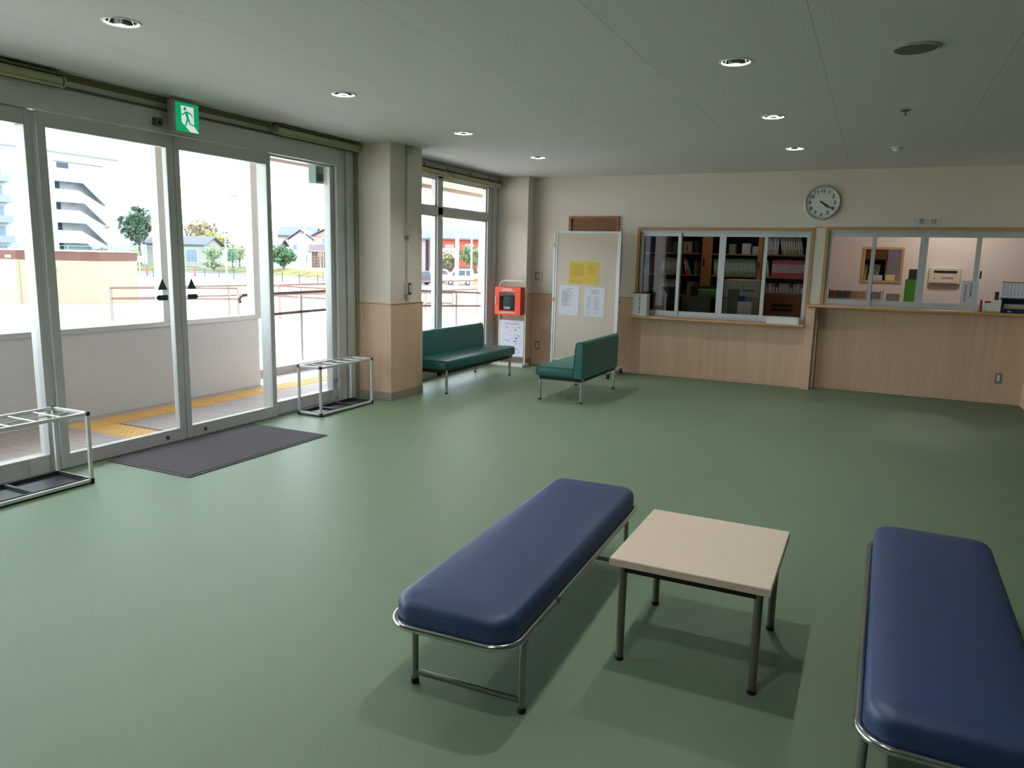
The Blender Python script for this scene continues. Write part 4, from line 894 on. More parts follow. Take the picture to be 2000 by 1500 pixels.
M_soff = mat('pinkish_soffit_boards', (206, 172, 152), rough=.8, noise=.06, nscale=2, stretch=(30, .4, 1))
can = thing('canopy', 'flat porch canopy with pinkish board soffit', 'canopy', (-6.3, 6, 2.78))
k = 0; x = -7.28
while x < -5.22:
    b = B(); b.box(x, min(x+.147, -5.21), -3, 17, 2.80, 2.815, .002, 1); part('soffit_board', b, M_soff, can); x += .15
b = B(); b.box(-7.40, -7.28, -3, 17, 2.735, 3.06, .004); part('fascia', b, mat('grey_fascia', (176, 172, 172), rough=.6), can)
b = B(); b.box(-7.28, -5.3, -3, 17, 2.86, 3.06); part('canopy_slab', b, M_conc, can)
for y in (7.6, 9.6, 11.6, 13.6):
    t = thing('porch_light', 'round light set in the canopy soffit, %s from the entrance' % {7.6: 'first', 9.6: 'second', 11.6: 'third', 13.6: 'fourth'}[y], 'ceiling light', (-6.3, y, 2.799), group='round lights under the canopy')
    b = B(); b.lathe((-6.3, y, 2.799), [(.11, 0), (.11, -.006), (.09, -.008), (.088, 0)], 28); part('trim_ring', b, M_steel, t, True)
    b = B(); b.lathe((-6.3, y, 2.799), [(.088, -.001), (.088, -.003)], 28); part('lens', b, M_dgrey, t, True)
b = B(); b.box(-5.2, -5.1, 10.32, 17, -.1, 2.80); tag(solo('wall_outside', b, mat('outside_render', (206, 196, 180), rough=.9)), 'outer wall of the building past the second window', None, kind='structure')

# handrail along the porch kerb
def railing(name, label, tops, mids, posts, zb, group=None, r=.02, m=M_brown, pm=M_post, pr=.024):
    t = thing(name, label, 'handrail', (posts[0][0], posts[0][1], zb), group=group)
    for nm, pl in (('top_rail', tops), ('middle_rail', mids)):
        if pl: b = B(); b.tube(pl, r, 10); part(nm, b, m, t, True)
    for x, y, z0, z1 in posts:
        b = B(); b.cyl((x, y, z0), (x, y, z1), pr, seg=12); p = part('post', b, pm, t, True)
        b = B(); b.cyl((x, y, z1), (x, y, z1+.03), pr*.5, seg=8); part('bracket', b, M_steel, p, True)
    return t
xr = -7.02
railing('handrail', 'brown handrail on silver posts along the porch kerb', [(xr, 6.86, .93), (xr, 6.84, .98), (xr, 6.90, 1.02), (xr, 9.5, 1.035), (xr, 16, .72)], [(xr, 6.95, .755), (xr, 9.5, .775), (xr, 16, .47)],
        [(xr-.01, 7.12, .098, .99), (xr-.01, 7.95, .098, .995), (xr-.01, 10.0, .098, .98), (xr-.01, 12.18, .098, .88), (xr-.01, 14.3, .098, .77)], .098, r=.021)
M_pinkb = mat('reddish_brown_rail', (96, 66, 60), rough=.5)
GZ = lambda r: -.15-.022*(min(max(r, 10), 76)-10)
def gz(x, y): return GZ(math.hypot(x, y))
def seg_posts(p, q, n, drop):
    out = []
    for i in range(n+1):
        x, y, z = [p[k]+(q[k]-p[k])*i/n for k in range(3)]; out.append((x, y, gz(x, y)-.02, z-.03))
    return out
def far_rail(label, p, q, n):
    railing('ramp_handrail', label, [p, q], [(p[0], p[1], p[2]-.30), (q[0], q[1], q[2]-.30)], seg_posts(p, q, n, .3), gz(p[0], p[1]), 'ramp handrails in the yard', r=.028, m=M_pinkb, pm=mat('pinkish_post', (126, 110, 106), rough=.5), pr=.04)
far_rail('near ramp handrail seen through the left door leaf', (-19.38, 14.13, .47), (-16.15, 15.70, .54), 2)
far_rail('back ramp handrail running behind the near ramp rail', (-19.45, 14.2, .47), (-16.6, 20.1, .55), 4)
far_rail('ramp handrail seen through the side glass, sloping down', (-16.3, 16.9, .60), (-13.3, 18.2, .50), 3)
far_rail('ramp handrail rising towards the column', (-16.2, 17.4, .60), (-12.0, 22.2, .80), 4)
far_rail('low ramp handrail seen through the second window', (-12.3, 18.7, .48), (-11.2, 19.2, .50), 3)

# ------------------------------------------------------------------ ground, road, bank
M_sand = mat('pale_sand', (222, 208, 186), rough=1., spec=.05, noise=.06, nscale=.15)
b = B(); rad = [6, 10, 14, 20, 28, 38, 50, 64, 76, 95, 120, 160, 220, 320, 500, 900]; na = 60; rings = []
for r in rad:
    ring = []
    for i in range(na+1):
        a = R(80+150*i/na); ring.append(b.bm.verts.new((r*math.cos(a), r*math.sin(a), GZ(r))))
    rings.append(ring)
for a_, c_ in zip(rings, rings[1:]):
    for i in range(na): b.bm.faces.new((a_[i], a_[i+1], c_[i+1], c_[i]))
gr = tag(solo('ground', b, M_sand), 'pale sandy yard outside', None, kind='structure')
def strip(pts, k0, k1, z0, z1, m, name, label):
    b = B(); A = [b.bm.verts.new((x*k0, y*k0, z0)) for x, y in pts]; C = [b.bm.verts.new((x*k1, y*k1, z1)) for x, y in pts]
    for i in range(len(pts)-1): b.bm.faces.new((A[i], A[i+1], C[i+1], C[i]))
    return tag(solo(name, b, m), label, None, kind='structure')
edge = [(-82, 20), (-77.4, 44.7), (-77.7, 56.1), (-77.3, 62.1), (-76.7, 69.2), (-63, 65.6), (-52.2, 61.7), (-44, 60), (-30, 62), (-10, 70)]
strip(edge, 1.0, 1.26, -1.58, -1.58, mat('pale_asphalt', (104, 103, 114), rough=.9), 'road', 'grey road along the far side of the yard')
strip(edge, 1.115, 1.135, -1.565, -1.565, mat('road_line', (220, 220, 220), rough=.8), 'road_line', 'white painted line along the road')
M_grass = mat('dry_grass_bank', (112, 106, 72), rough=1., spec=.05, noise=.35, nscale=.5)
strip(edge, 1.26, 1.36, -1.57, -.75, M_grass, 'grass_bank', 'dry grass bank behind the road')
strip(edge, 1.36, 3.0, -.75, -.4, mat('far_ground', (126, 116, 96), rough=1., noise=.2, nscale=.1), 'far_ground', 'ground under the far houses')

# chain link fence on the bank
def net_fence(p, q, n, z0, h, label):
    t = thing('net_fence', label, 'fence', (p[0], p[1], z0)); m = mat('green_fence_steel', (120, 168, 156), rough=.5)
    P = [(p[0]+(q[0]-p[0])*i/n, p[1]+(q[1]-p[1])*i/n) for i in range(n+1)]
    for x, y in P: b = B(); b.cyl((x, y, z0), (x, y, z0+h), .06, seg=8); part('post', b, m, t, True)
    for z in (z0+h, z0+.1): b = B(); b.tube([(x, y, z) for x, y in P], .04, 6); part('rail', b, m, t, True)
    b = B(); L = math.hypot(q[0]-p[0], q[1]-p[1]); k = int(L/.55)
    for i in range(k+1):
        x, y = p[0]+(q[0]-p[0])*i/k, p[1]+(q[1]-p[1])*i/k; b.cyl((x, y, z0+.1), (x, y, z0+h), .012, seg=4)
    for j in range(1, 7): z = z0+h*j/7; b.cyl((p[0], p[1], z), (q[0], q[1], z), .012, seg=4)
    tag(part('wire_mesh', b, m, t), kind='stuff')
net_fence((-112.6, 64), (-104.6, 77.7), 5, -1.3, 3.2, 'green net fence in front of the white apartment block')
net_fence((-103.8, 78.4), (-87.1, 86.6), 6, -1.1, 3.2, 'green net fence in front of the low grey roofed house')
net_fence((-88.0, 90.0), (-69, 98.5), 6, -1.0, 3.0, 'green net fence in front of the gabled houses')
# black chain posts along the yard edge
t = thing('chain_fence', 'low black post and chain fence along the yard edge', 'fence', (-76, 69, -1.6))
cp = []
for (xa, ya_), (xb, yb_) in zip(edge[1:7], edge[2:8]):
    n = max(1, int(math.hypot(xb-xa, yb_-ya_)/3.2))
    for i in range(n): cp.append((xa+(xb-xa)*i/n, ya_+(yb_-ya_)*i/n))
for x, y in cp: b = B(); b.cyl((x*.99, y*.99, -1.6), (x*.99, y*.99, -.55), .05, seg=8); part('post', b, M_dgrey, t, True)
for z in (-.7, -1.1): b = B(); b.tube([(x*.99, y*.99, z) for x, y in cp], .02, 5); part('chain', b, M_dgrey, t, True)
def sign_frame(x, y, w, h, z0, label):
    t = thing('yard_sign', label, 'sign', (x, y, gz(x, y))); d = Vector((x, y)).normalized(); s = Vector((-d.y, d.x))
    for k in (-1, 1): b = B(); b.cyl((x+s.x*k*w*.6, y+s.y*k*w*.6, gz(x, y)), (x+s.x*k*w*.6, y+s.y*k*w*.6, z0+h), .03, seg=8); part('post', b, M_dgrey, t, True)
    b = B(); b.prism([(x-s.x*w*.5-d.x*.03, y-s.y*w*.5-d.y*.03), (x+s.x*w*.5-d.x*.03, y+s.y*w*.5-d.y*.03), (x+s.x*w*.5, y+s.y*w*.5), (x-s.x*w*.5, y-s.y*w*.5)], 'z', z0, z0+h); part('board', b, M_wframe, t)
sign_frame(-72.6, 55.6, .75, .55, -.75, 'white sign board on black posts left of the door view')
sign_frame(-48.6, 59.2, 1.0, .5, -.75, 'white sign board on the chain fence in side glass')

# ------------------------------------------------------------------ trees
def crown(b, c, rx, rz, n, rr, leaf=.35):
    for _ in range(n):
        while True:
            v = Vector((rr.uniform(-1, 1), rr.uniform(-1, 1), rr.uniform(-1, 1)))
            if .25 < v.length < 1: break
        p = Vector((c[0]+v.x*rx, c[1]+v.y*rx, c[2]+v.z*rz)); a = Vector((rr.gauss(0, 1), rr.gauss(0, 1), rr.gauss(0, 1))).normalized(); u = a.orthogonal().normalized(); w = a.cross(u)
        s = leaf*rr.uniform(.5, 1.1); b.quad(p+u*s, p+w*s*.7, p-u*s, p-w*s*.7)
def tree(name, x, y, z0, h, rx, rgb, label, n=420, trunk=.35, clumps=5):
    rr = random.Random(int(abs(x*37+y*11)*10)); t = thing(name, label, 'tree' if name != 'shrub' else 'shrub', (x, y, z0), group=None)
    zc = z0+h*(1+trunk)/2; rz = h*(1-trunk)/2
    b = B(); b.cyl((x, y, z0-.2), (x, y, zc), rx*.09, rx*.04, 8)
    for k in range(4):
        a = R(90*k+30*rr.random()); b.cyl((x, y, z0+h*trunk*.9), (x+rx*.6*math.cos(a), y+rx*.6*math.sin(a), zc+rz*.2), rx*.04, rx*.015, 6)
    part('trunk', b, mat('bark', (110, 92, 78), rough=1.), t, True)
    b = B(); m = mat('leaf_%d_%d_%d' % rgb, tuple(int(v*.84) for v in rgb), rough=.9, spec=.1, noise=.35, nscale=1.2)
    for k in range(clumps):
        a = R(360*k/clumps+20*rr.random()); f = .45 if k else 0
        crown(b, (x+rx*f*math.cos(a), y+rx*f*math.sin(a), zc+rz*rr.uniform(-.35, .35)), rx*.68, rz*.68, n//clumps, rr, rx*.16)
    part('foliage', b, m, t)
tree('tree', -106.5, 83.3, -.9, 9.2, 2.6, (96, 116, 96), 'big dark green tree beside the white apartment block', 900)
tree('tree', -100.3, 77.7, -1.3, 3.9, 1.0, (150, 176, 112), 'slender yellow green tree before the net fence', 320, .12)
tree('shrub', -112.4, 81.0, -.8, 3.0, 1.4, (150, 140, 110), 'reddish shrub above the beige shed roof', 240, .15)
tree('tree', -123.0, 110.4, -.4, 8.2, 3.2, (170, 150, 120), 'tall thin brownish tree behind the low house', 420)
tree('tree', -112.2, 104.0, -.5, 6.0, 2.6, (184, 182, 96), 'yellow leaved tree behind the net fence', 520)
tree('tree', -93.9, 86.4, -1.0, 3.8, 1.5, (146, 164, 106), 'light green tree left of the tall lamp post', 420, .2)
tree('tree', -91.2, 87.8, -1.0, 3.8, 1.2, (128, 154, 110), 'green tree right of the tall lamp post', 380, .2)
tree('tree', -80.3, 87.3, -1.0, 3.7, 1.9, (84, 112, 80), 'dark green bushy tree seen at the left of side glass', 700, .1)
tree('tree', -90.5, 94.5, -.8, 4.2, 2.0, (170, 176, 92), 'yellow green tree behind the dark bushy tree', 360, .2)
tree('tree', -94.5, 92.5, -.8, 4.0, 1.5, (190, 178, 110), 'yellowish tree behind the sliding leaf frame', 320, .2)
tree('tree', -51.3, 93.2, -1.4, 4.8, 2.0, (128, 146, 106), 'green pine tree before the red brick house', 520, .3)
tree('tree', -54.6, 92.0, -1.4, 3.9, 1.3, (134, 138, 104), 'smaller olive tree before the red brick house', 360, .3)
tree('shrub', -68.5, 92.0, -1.0, 1.6, 1.3, (140, 150, 110), 'low green shrub beside the round red sign', 200, .1)
tree('shrub', -90.0, 82.9, -1.2, 1.3, 1.5, (126, 140, 104), 'low shrub on the bank under the light green tree', 200, .1)

# hills
b = B(); rr = random.Random(12)
pts = []
prof = [(100, 6), (105, 14), (110, 16), (116, 16), (120, 18), (124, 14), (127, 17), (130, 18), (132.5, 17), (135, 19), (137.0, 23), (139.5, 27), (142.5, 34), (145, 39), (150, 44), (158, 40), (170, 34), (185, 26)]
front, top, back = [], [], []
for a, h in prof:
    c, s = math.cos(R(a)), math.sin(R(a)); front.append(b.bm.verts.new((600*c, 600*s, -3))); top.append(b.bm.verts.new((680*c, 680*s, h*1.14+rr.uniform(-.6, .6)))); back.append(b.bm.verts.new((800*c, 800*s, -3)))
for A, C in ((front, top), (top, back)):
    for i in range(len(prof)-1): b.bm.faces.new((A[i], A[i+1], C[i+1], C[i]))
tag(solo('hills', b, mat('haze_tinted_hills', (126, 131, 144), rough=1., spec=0., noise=.12, nscale=.02)), 'low haze-tinted blue hills behind the houses', None, kind='structure')  # haze of distance is mixed into this blue-grey colour

# ------------------------------------------------------------------ far buildings
def window_part(t, q, axis_m, name='window', m=None):
    b = B(); b.box(*q); return part(name, b, m or mat('far_window', (104, 118, 136), rough=.25), t)
M_apt = mat('white_apartment_render', (172, 172, 176), rough=.9, noise=.02, nscale=.4)
XA = -115.3
apt = thing('apartment_block', 'white apartment block with an outside zigzag staircase', 'building', (XA-5, 78, -1.0))
ytop = 16.0
b = B()
b.box(XA-10, XA-2.0, 50, 86.9, -1.2, ytop); b.box(XA-2.0, XA, 50, 75.9, -1.2, ytop); b.box(XA-2.0, XA, 84.2, 86.9, -1.2, ytop); b.box(XA-2.0, XA, 75.9, 84.2, 14.7, ytop)
part('wall', b, M_apt, apt)
b = B(); b.box(XA-10.3, XA+.15, 49.8, 87.1, ytop, ytop+.25); part('parapet', b, mat('pale_coping', (120, 120, 122), rough=.9), apt)
ZL = [10.6-3.15*i for i in range(4)]
def low(z): return [(75.9, z), (79.8, z), (84.2, z-2.3)]
def upp(z): return [(75.9, z+1.2), (80.6, z+1.2), (84.2, z-1.9)]
b = B(); b.prism([(75.9, 14.8)]+upp(ZL[0])+[(84.2, 14.8)], 'x', XA-.3, XA); part('stair_parapet', b, M_apt, apt)
for i in range(4):
    nxt = upp(ZL[i+1]) if i < 3 else [(75.9, -1.2), (80.6, -1.2), (84.2, -1.2)]
    b = B(); b.prism(low(ZL[i])+nxt[::-1], 'x', XA-.3, XA); part('stair_parapet', b, M_apt, apt)
    b = B(); b.box(XA-1.99, XA-1.9, 76.0, 77.9, ZL[i]-1.0, ZL[i]+1.15); part('doorway', b, mat('dark_doorway', (48, 56, 70), rough=.6), apt)
    b = B(); b.box(XA-1.95, XA-.3, 79.4, 80.6, ZL[i]+1.2, ZL[i]+1.4); part('landing', b, M_apt, apt)
b = B(); b.box(XA, XA+.03, 76.4, 78.3, 13.8, 14.65); part('window', b, MATS['dark_doorway'], apt)
for i in range(5):
    z = 11.6-i*2.9
    b = B(); b.box(XA-6, XA-3.4, 86.9, 88.0, z, z+1.0); part('balcony', b, mat('pale_balcony', (128, 134, 146), rough=.8), apt)
    b = B(); b.box(XA, XA+1.1, 60, 68.6, z-.8, z+.2); bl = part('balcony', b, MATS['pale_balcony'], apt)
    b = B(); b.box(XA, XA+.03, 61, 68, z+.2, z+1.6); part('window', b, mat('far_window', (104, 118, 136), rough=.25), bl)

# beige shed with brown band
t = thing('garden_shed', 'beige shed with a brown fascia band, red lamp and small white sign', 'shed', (-31.5, 19, -.7))
sh_m = mat('beige_shed_wall', (142, 126, 112), rough=.9)
d = Vector((-28.38+31.22, 20.12-18.76)).normalized(); nrm = Vector((-d.y, d.x))
c0 = Vector((-31.22, 18.76)); c1 = Vector((-28.2, 20.18))
def pl(b, p, q, w, z0, z1, o=0.):
    p = p-d*o; q = q+d*o; b.prism([tuple(p-nrm*(-o if False else o)), tuple(q-nrm*o), tuple(q+nrm*(w+o)), tuple(p+nrm*(w+o))], 'z', z0, z1)
b = B(); pl(b, c0, c1, 3.0, -1.4, 1.06); part('wall', b, sh_m, t)
b = B(); pl(b, c0, c1, 3.0, 1.06, 1.42, .02); part('fascia_band', b, mat('brown_fascia', (84, 52, 46), rough=.8), t)
b = B(); pl(b, c0, c1, 3.0, 1.42, 1.47, .05); part('roof_cap', b, mat('pale_cap', (196, 190, 190), rough=.7), t)
lp = c0+d*1.45; b = B(); b.ball((lp.x+nrm.x*-.06, lp.y-nrm.y*.06, .69), .12, sub=2); part('red_lamp', b, mat('red_lamp_glass', (214, 60, 60), rough=.3), t, True)
e0 = c0-d*6; b = B(); pl(b, e0, c0-d*.004, 3.0, -1.4, 1.06); part('wing_wall', b, mat('pale_beige_shed_wall', (150, 138, 126), rough=.9), t)
b = B(); pl(b, e0, c0-d*.03, 3.0, 1.06, 1.42, .015); part('fascia_band', b, mat('brown_fascia_light', (96, 64, 58), rough=.8), t)
b = B(); pl(b, e0, c0-d*.06, 3.0, 1.42, 1.47, .02); part('roof_cap', b, MATS['pale_cap'], t)
b = B(); q0 = c0-nrm*.02; b.prism([tuple(q0-d*.06), tuple(q0+d*.06), tuple(q0+d*.06+nrm*.05), tuple(q0-d*.06+nrm*.05)], 'z', -1.4, 1.06); part('corner_strip', b, mat('grey_green_strip', (128, 126, 104), rough=.8), t)
sp = c0-d*.35-nrm*.03; b = B(); b.prism([tuple(sp-d*.12), tuple(sp+d*.12), tuple(sp+d*.12+nrm*.04), tuple(sp-d*.12+nrm*.04)], 'z', 1.12, 1.22); part('sign_plate', b, M_white, t)

def house(label, cx, cy, rz, w, dpt, z0, heave, hridge, wallc, roofc, wins=(), ridge='u', band=None, over=.5, group=None):
    """gable roof house in local axes: u along its width (facing the yard), v depth"""
    t = thing('house', label, 'house', (cx, cy, z0), R(rz), group); H = heave-z0
    b = B(); b.box(-w/2, w/2, 0, dpt, -.3, H)
    if ridge == 'v': b.prism([(-w/2, H), (w/2, H), (0, hridge-z0-.15)], 'y', .02, dpt-.02)
    else: b.prism([(0.02, H), (dpt-.02, H), (dpt/2, hridge-z0-.15)], 'x', -w/2+.02, w/2-.02)
    part('wall', b, mat('hw_%d_%d_%d' % wallc, tuple(int(v*.74) for v in wallc), rough=.9, noise=.03, nscale=1), t, False, True)
    HR = hridge-z0; b = B(); th = .22
    if ridge == 'u':
        for s in (0, 1):
            ye, yr = (-over, dpt/2) if not s else (dpt+over, dpt/2); b.prism([(ye, H-.1), (yr, HR), (yr, HR+th), (ye, H+th-.1)], 'x', -w/2-over, w/2+over)
    else:
        for s in (-1, 1): b.prism([(s*(w/2+over), H-.1), (0, HR), (0, HR+th), (s*(w/2+over), H+th-.1)], 'y', -over, dpt+over)
    part('roof', b, mat('hr_%d_%d_%d' % roofc, tuple(int(v*.72) for v in roofc), rough=.7, noise=.08, nscale=2), t, False, True)
    for u, v, ww, hh in wins:
        b = B(); b.box(u-ww/2-.08, u+ww/2+.08, -.06, .02, v-hh/2-.08, v+hh/2+.08); f = part('window_frame', b, M_wframe, t, False, True)
        b = B(); b.box(u-ww/2, u+ww/2, -.09, -.055, v-hh/2, v+hh/2); part('pane', b, mat('far_window', (104, 118, 136), rough=.25), f, False, True)
    if band: b = B(); b.box(-w/2-.03, w/2+.03, -.05, dpt+.03, band, band+.18); part('belt_course', b, mat('belt', (150, 120, 110), rough=.8), t, False, True)
    return t
# low grey-roofed house left, gabled houses right (rotations turn their fronts to the yard)
house('low house with grey hipped roof and bluish window', -104.6, 88.6, 25, 9.6, 7, -.9, 2.55, 3.85, (206, 196, 190), (110, 110, 120), [(2.6, 1.7, 1.9, 2.1)])
house('pale house with long blue grey roof', -116.5, 130.5, 26, 7.6, 8, -.4, 5.4, 7.3, (214, 190, 182), (112, 122, 146), [(-2.4, 4.3, 1.0, .9), (1.2, 4.3, 1.0, .9)])
house('white gabled house between the pole and the salmon house', -104.6, 118.8, 26, 4.6, 7, -.4, 4.4, 6.2, (222, 212, 210), (130, 138, 156), [(-1.2, 3.2, .8, 1.0), (.9, 3.2, .5, 1.6), (1.0, 1.0, .5, 1.4)], 'v')
house('smaller white house with low grey roof', -109.9, 116.0, 26, 3.2, 5, -.4, 3.0, 4.2, (216, 206, 200), (140, 146, 160), [(0, 2.3, .9, .9)])
house('salmon house with a wide gable', -82.8, 104.6, 30, 9.8, 8, -.6, 4.6, 7.3, (222, 188, 172), (120, 116, 124), [(-3.2, 4.4, .8, 1.0), (-1.3, 4.4, .8, 1.0), (-1.6, 1.2, .8, 1.3)], 'v', 5.0)
house('brown porch lean-to with tiled roof before the salmon house', -84.0, 100.5, 30, 3.4, 2.2, -.6, 1.9, 2.9, (140, 96, 84), (132, 108, 112), [], 'u')
brick = house('red brick house with blue grey roof', -57.6, 102.6, 25, 10.2, 8, -1.5, 4.35, 6.2, (206, 104, 80), (128, 138, 166), [(-2.5, 4.3, 1.0, 1.1), (.6, 4.3, 1.1, 1.4), (3.8, 4.2, .9, .6)], 'u', None, .6)
t = house('pale lower house with grey roof left of the brick house', -67.9, 100.3, 25, 7.6, 8, -1.5, 4.3, 5.9, (206, 196, 204), (136, 142, 160), [(1.6, 4.2, .7, 1.6)], 'u')
house('large grey tiled house behind the brick house', -76.5, 133, 25, 14, 8, -1.0, 5.6, 8.9, (214, 196, 190), (166, 150, 152), [(3.2, 6.2, .8, .7)], 'u')
b = B(); b.box(-4.6, -1.3, -1.2, 0, 2.9, 4.4); bl = part('balcony', b, mat('pink_balcony', (226, 160, 146), rough=.8), brick, False, True)
for u in (-4.6, -1.6): b = B(); b.box(u, u+.3, -1.2, -.9, 0, 2.9); part('pillar', b, MATS['hw_206_104_80'], brick, False, True)
b = B(); b.box(-4.2, -1.7, -.06, 0, 0, 2.6); part('dark_porch', b, mat('dark_porch', (84, 60, 58), rough=.9), brick, False, True)
b = B(); b.box(-56.0, -48, 96.2, 96.4, -1.5, .2); o = solo('dark_wall', b, mat('dark_board_wall', (104, 84, 84), rough=.9), 'dark boarded garden wall under the pine tree', 'wall')

# poles and lamps
def pole(x, y, z0, z1, r, label, arms=(), name='utility_pole', lamp=None, cat='pole', m=None):
    t = thing(name, label, cat, (x, y, z0)); b = B(); b.cyl((x, y, z0), (x, y, z1), r, r*.75, 10); part('shaft', b, m or mat('grey_pole', (168, 168, 172), rough=.8), t, True)
    for z, w in arms: b = B(); b.box(x-w, x+w, y-.06, y+.06, z, z+.12); part('crossarm', b, M_dgrey, t)
    if lamp == 'disc':
        b = B(); b.lathe((x, y, z1), [(.08, 0), (.55, .10), (.60, .18), (.42, .26), (.05, .30)], 20); part('lamp_head', b, mat('pale_lamp', (226, 222, 214), rough=.5), t, True)
    if lamp == 'flat': b = B(); b.lathe((x, y, z1), [(.05, -.35), (.42, -.02), (.42, .08), (.05, .1)], 16); part('lamp_head', b, mat('grey_lamp', (150, 150, 150), rough=.5), t, True)
    if lamp == 'ball': b = B(); b.ball((x, y, z1), r*1.4); part('finial', b, M_chrome, t, True)
    return t
pole(-98.5, 72.0, -1.6, 4.7, .10, 'slim street lamp in front of the apartment block', lamp='flat', name='street_lamp', cat='street lamp', m=mat('brown_grey_pole', (150, 136, 130), rough=.7))
pole(-91.9, 89.3, -1.0, 11.2, .20, 'tall concrete utility pole seen left of the leaf stile', [(10.2, .6)])
pole(-98.3, 105.2, -.8, 9.1, .22, 'utility pole at the left of side glass', [(8.2, .7)])
pole(-93.6, 107.4, -.7, 8.7, .16, 'thin pale utility pole before the white house', [(7.9, .5)])
pole(-72.4, 68.7, -1.6, 4.2, .12, 'street lamp post with crossarms by the road', [(2.6, .8), (3.8, .4)], name='street_lamp', cat='street lamp')
pole(-32.35, 58.7, -1.25, 3.9, .09, 'street lamp with a round shade in front of the brick house', lamp='disc', name='street_lamp', cat='street lamp')
M_flag = mat('white_flagpole', (232, 232, 236), rough=.35)
for i, (x, y) in enumerate(((-16.1, 26.0), (-16.9, 29.3), (-17.5, 32.6))):
    z = gz(x, y); t = thing('flagpole', ('white flagpole, leftmost in the second window', 'white flagpole, middle one in the second window', 'white flagpole, rightmost in the second window')[i], 'flagpole', (x, y, z), group='white flagpoles in the yard')
    b = B(); b.cyl((x, y, z+.3), (x, y, 9.5), .075, .05, 16); part('shaft', b, M_flag, t, True)
    b = B(); b.lathe((x, y, z), [(.32, 0), (.30, .06), (.16, .52), (.10, .58)], 20); part('conical_base', b, mat('grey_pole_base', (160, 146, 146), rough=.8), t, True)
    b = B(); b.ball((x, y, 9.55), .09); part('finial', b, M_chrome, t, True)
    b = B(); b.tube([(x+.09, y, 9.4), (x+.10, y, 1.5), (x+.14, y-.05, .9), (x+.05, y-.1, .7), (x-.1, y-.08, 1.0), (x+.02, y-.09, 1.25)], .014, 5); part('halyard', b, mat('grey_cord', (150, 150, 156), rough=.8), t, True)
t = thing('road_sign', 'round red road sign on a post in front of the salmon house', 'sign', (-73.9, 88.0, -.9))
dv = Vector((-73.9, 88.0)).normalized(); b = B(); b.cyl((-73.9, 88, -.95), (-73.9, 88, 1.9), .05, seg=8); part('post', b, mat('pale_post', (206, 190, 180), rough=.6), t, True)
b = B(); b.cyl((-73.9-dv.x*.08, 88-dv.y*.08, 1.45), (-73.9-dv.x*.11, 88-dv.y*.11, 1.45), .36, seg=24); part('disc', b, mat('faded_red_disc', (226, 96, 76), rough=.5), t, True)
def bollard(x, y, rgb, h, label):
    t = thing('bollard', label, 'bollard', (x, y, -1.58)); b = B(); b.cyl((x, y, -1.58), (x, y, -1.58+h*.93), .12, .11, 12); part('body', b, mat('bol_%d' % rgb[1], rgb, rough=.5), t, True)
    b = B(); b.lathe((x, y, -1.58+h*.93), [(.11, 0), (.10, .05), (.05, .09), (.01, .1)], 12); part('cap', b, M_dgrey, t, True)
bollard(-80.5, 63.8, (226, 84, 64), 1.3, 'red marker post beside the yard left of the door view')
bollard(-77.0, 67.9, (226, 70, 84), 1.1, 'red marker post beside the road behind the right leaf')
b = B(); b.box(-81.4, -80.9, 63.2, 63.7, -1.58, 1.3, .02); 
t = thing('notice_post', 'slim white notice post beside the red marker post', 'sign', (-81.1, 63.3, -1.58)); b.bm.free()
b = B(); b.cyl((-81.1, 63.3, -1.58), (-81.1, 63.3, 1.0), .06, seg=8); part('post', b, M_wframe, t, True)
b = B(); b.prism([(-81.35, 63.0), (-80.95, 63.5), (-80.99, 63.54), (-81.39, 63.04)], 'z', .1, .75); part('board', b, M_wframe, t)

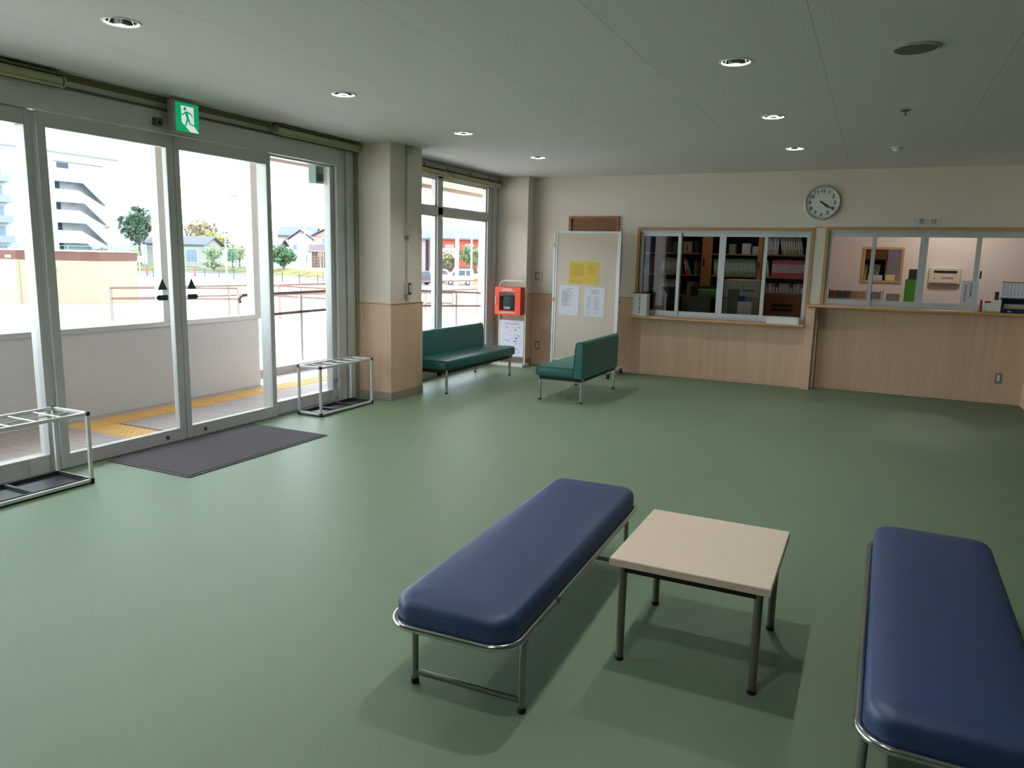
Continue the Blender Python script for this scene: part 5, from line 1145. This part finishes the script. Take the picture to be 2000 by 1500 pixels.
# parked vehicles
def vehicle(name, label, cat, cx, cy, rz, L, W, Hh, prof, glassprof, rgb, dark=False):
    t = thing(name, label, cat, (cx, cy, gz(cx, cy)), R(rz)); m = mat('car_%d_%d' % (rgb[0], rgb[2]), rgb, rough=.25, spec=.6, coat=.5)
    b = B(); b.prism([(u*L, v*Hh) for u, v in prof], 'y', -W/2, W/2); bmesh.ops.bevel(b.bm, geom=b.bm.edges[:], offset=.05, segments=2, affect='EDGES'); part('body', b, m, t, True, True)
    gm = mat('car_glass', (50, 62, 74), rough=.1, spec=.6)
    for k, gp in enumerate(glassprof):
        b = B(); b.prism([(u*L, v*Hh) for u, v in gp], 'y', -W/2-.006, W/2+.006); part('side_window', b, gm, t, False, True)
    b = B(); a0, a1 = prof[3], prof[4]
    u0, v0, u1, v1 = a0[0]*L, a0[1]*Hh, a1[0]*L, a1[1]*Hh
    nx, nz = -(v1-v0), (u1-u0); l = math.hypot(nx, nz); nx, nz = nx/l*.012, nz/l*.012
    q0 = (u0+(u1-u0)*.1, v0+(v1-v0)*.1); q1 = (u0+(u1-u0)*.9, v0+(v1-v0)*.9)
    b.prism([(q0[0]+nx, q0[1]+nz), (q1[0]+nx, q1[1]+nz), (q1[0]-nx, q1[1]-nz), (q0[0]-nx, q0[1]-nz)], 'y', -W/2+.12, W/2-.12); part('windscreen', b, gm, t, False, True)
    for u in (-.30, .30):
        for s in (-1, 1):
            b = B(); b.cyl((u*L, s*(W/2-.16), .30), (u*L, s*(W/2+.01), .30), .30, seg=20); wz = part('wheel', b, M_dark, t, True, True)
            b = B(); b.cyl((u*L, s*(W/2+.005), .30), (u*L, s*(W/2+.02), .30), .17, seg=16); part('hub_cap', b, M_chrome, wz, True, True)
    for s in (-1, 1): b = B(); b.box(-L/2-.02, -L/2+.1, s*(W/2-.3)-.14, s*(W/2-.3)+.14, .62, .78, .02); part('headlamp', b, M_white, t, False, True)
    b = B(); b.box(-L/2-.03, -L/2, -.17, .17, .42, .58); part('number_plate', b, mat('plate_%d' % (1 if dark else 0), (214, 190, 90) if not dark else (226, 226, 230), rough=.5), t, False, True)
    return t
boxy = [(-.5, .18), (.5, .18), (.5, .70), (.0, 0), (0, 0)]
van_prof = [(.5, .16), (-.5, .16), (-.5, .46), (-.36, .54), (-.20, .97), (.47, 1.0), (.5, .6)]
van_glass = [[(-.27, .58), (-.17, .90), (-.05, .91), (-.05, .58)], [(-.02, .58), (-.02, .91), (.20, .91), (.20, .58)], [(.23, .58), (.23, .91), (.44, .90), (.46, .58)]]
sed_prof = [(.5, .2), (-.5, .2), (-.5, .55), (-.22, .62), (-.08, .98), (.25, 1.0), (.46, .62)]
sed_glass = [[(-.16, .64), (-.06, .92), (.06, .93), (.06, .64)], [(.09, .64), (.09, .93), (.22, .93), (.33, .64)]]
vehicle('van', 'small white van parked beyond the yard in the second window', 'van', -43.2, 75.5, 32, 3.3, 1.5, 1.86, van_prof, van_glass, (224, 226, 226))
vehicle('car', 'black car parked at the left in the second window', 'car', -45.9, 71.6, 62, 3.9, 1.65, 1.55, sed_prof, sed_glass, (40, 42, 54), True)
vehicle('car', 'silver car parked between the black car and the van', 'car', -47.6, 77.6, 62, 3.9, 1.65, 1.7, sed_prof, sed_glass, (206, 208, 212), True)
vehicle('car', 'pale car parked behind the net fence in the side glass', 'car', -71.5, 92.5, 25, 3.9, 1.65, 1.6, sed_prof, sed_glass, (214, 220, 226))
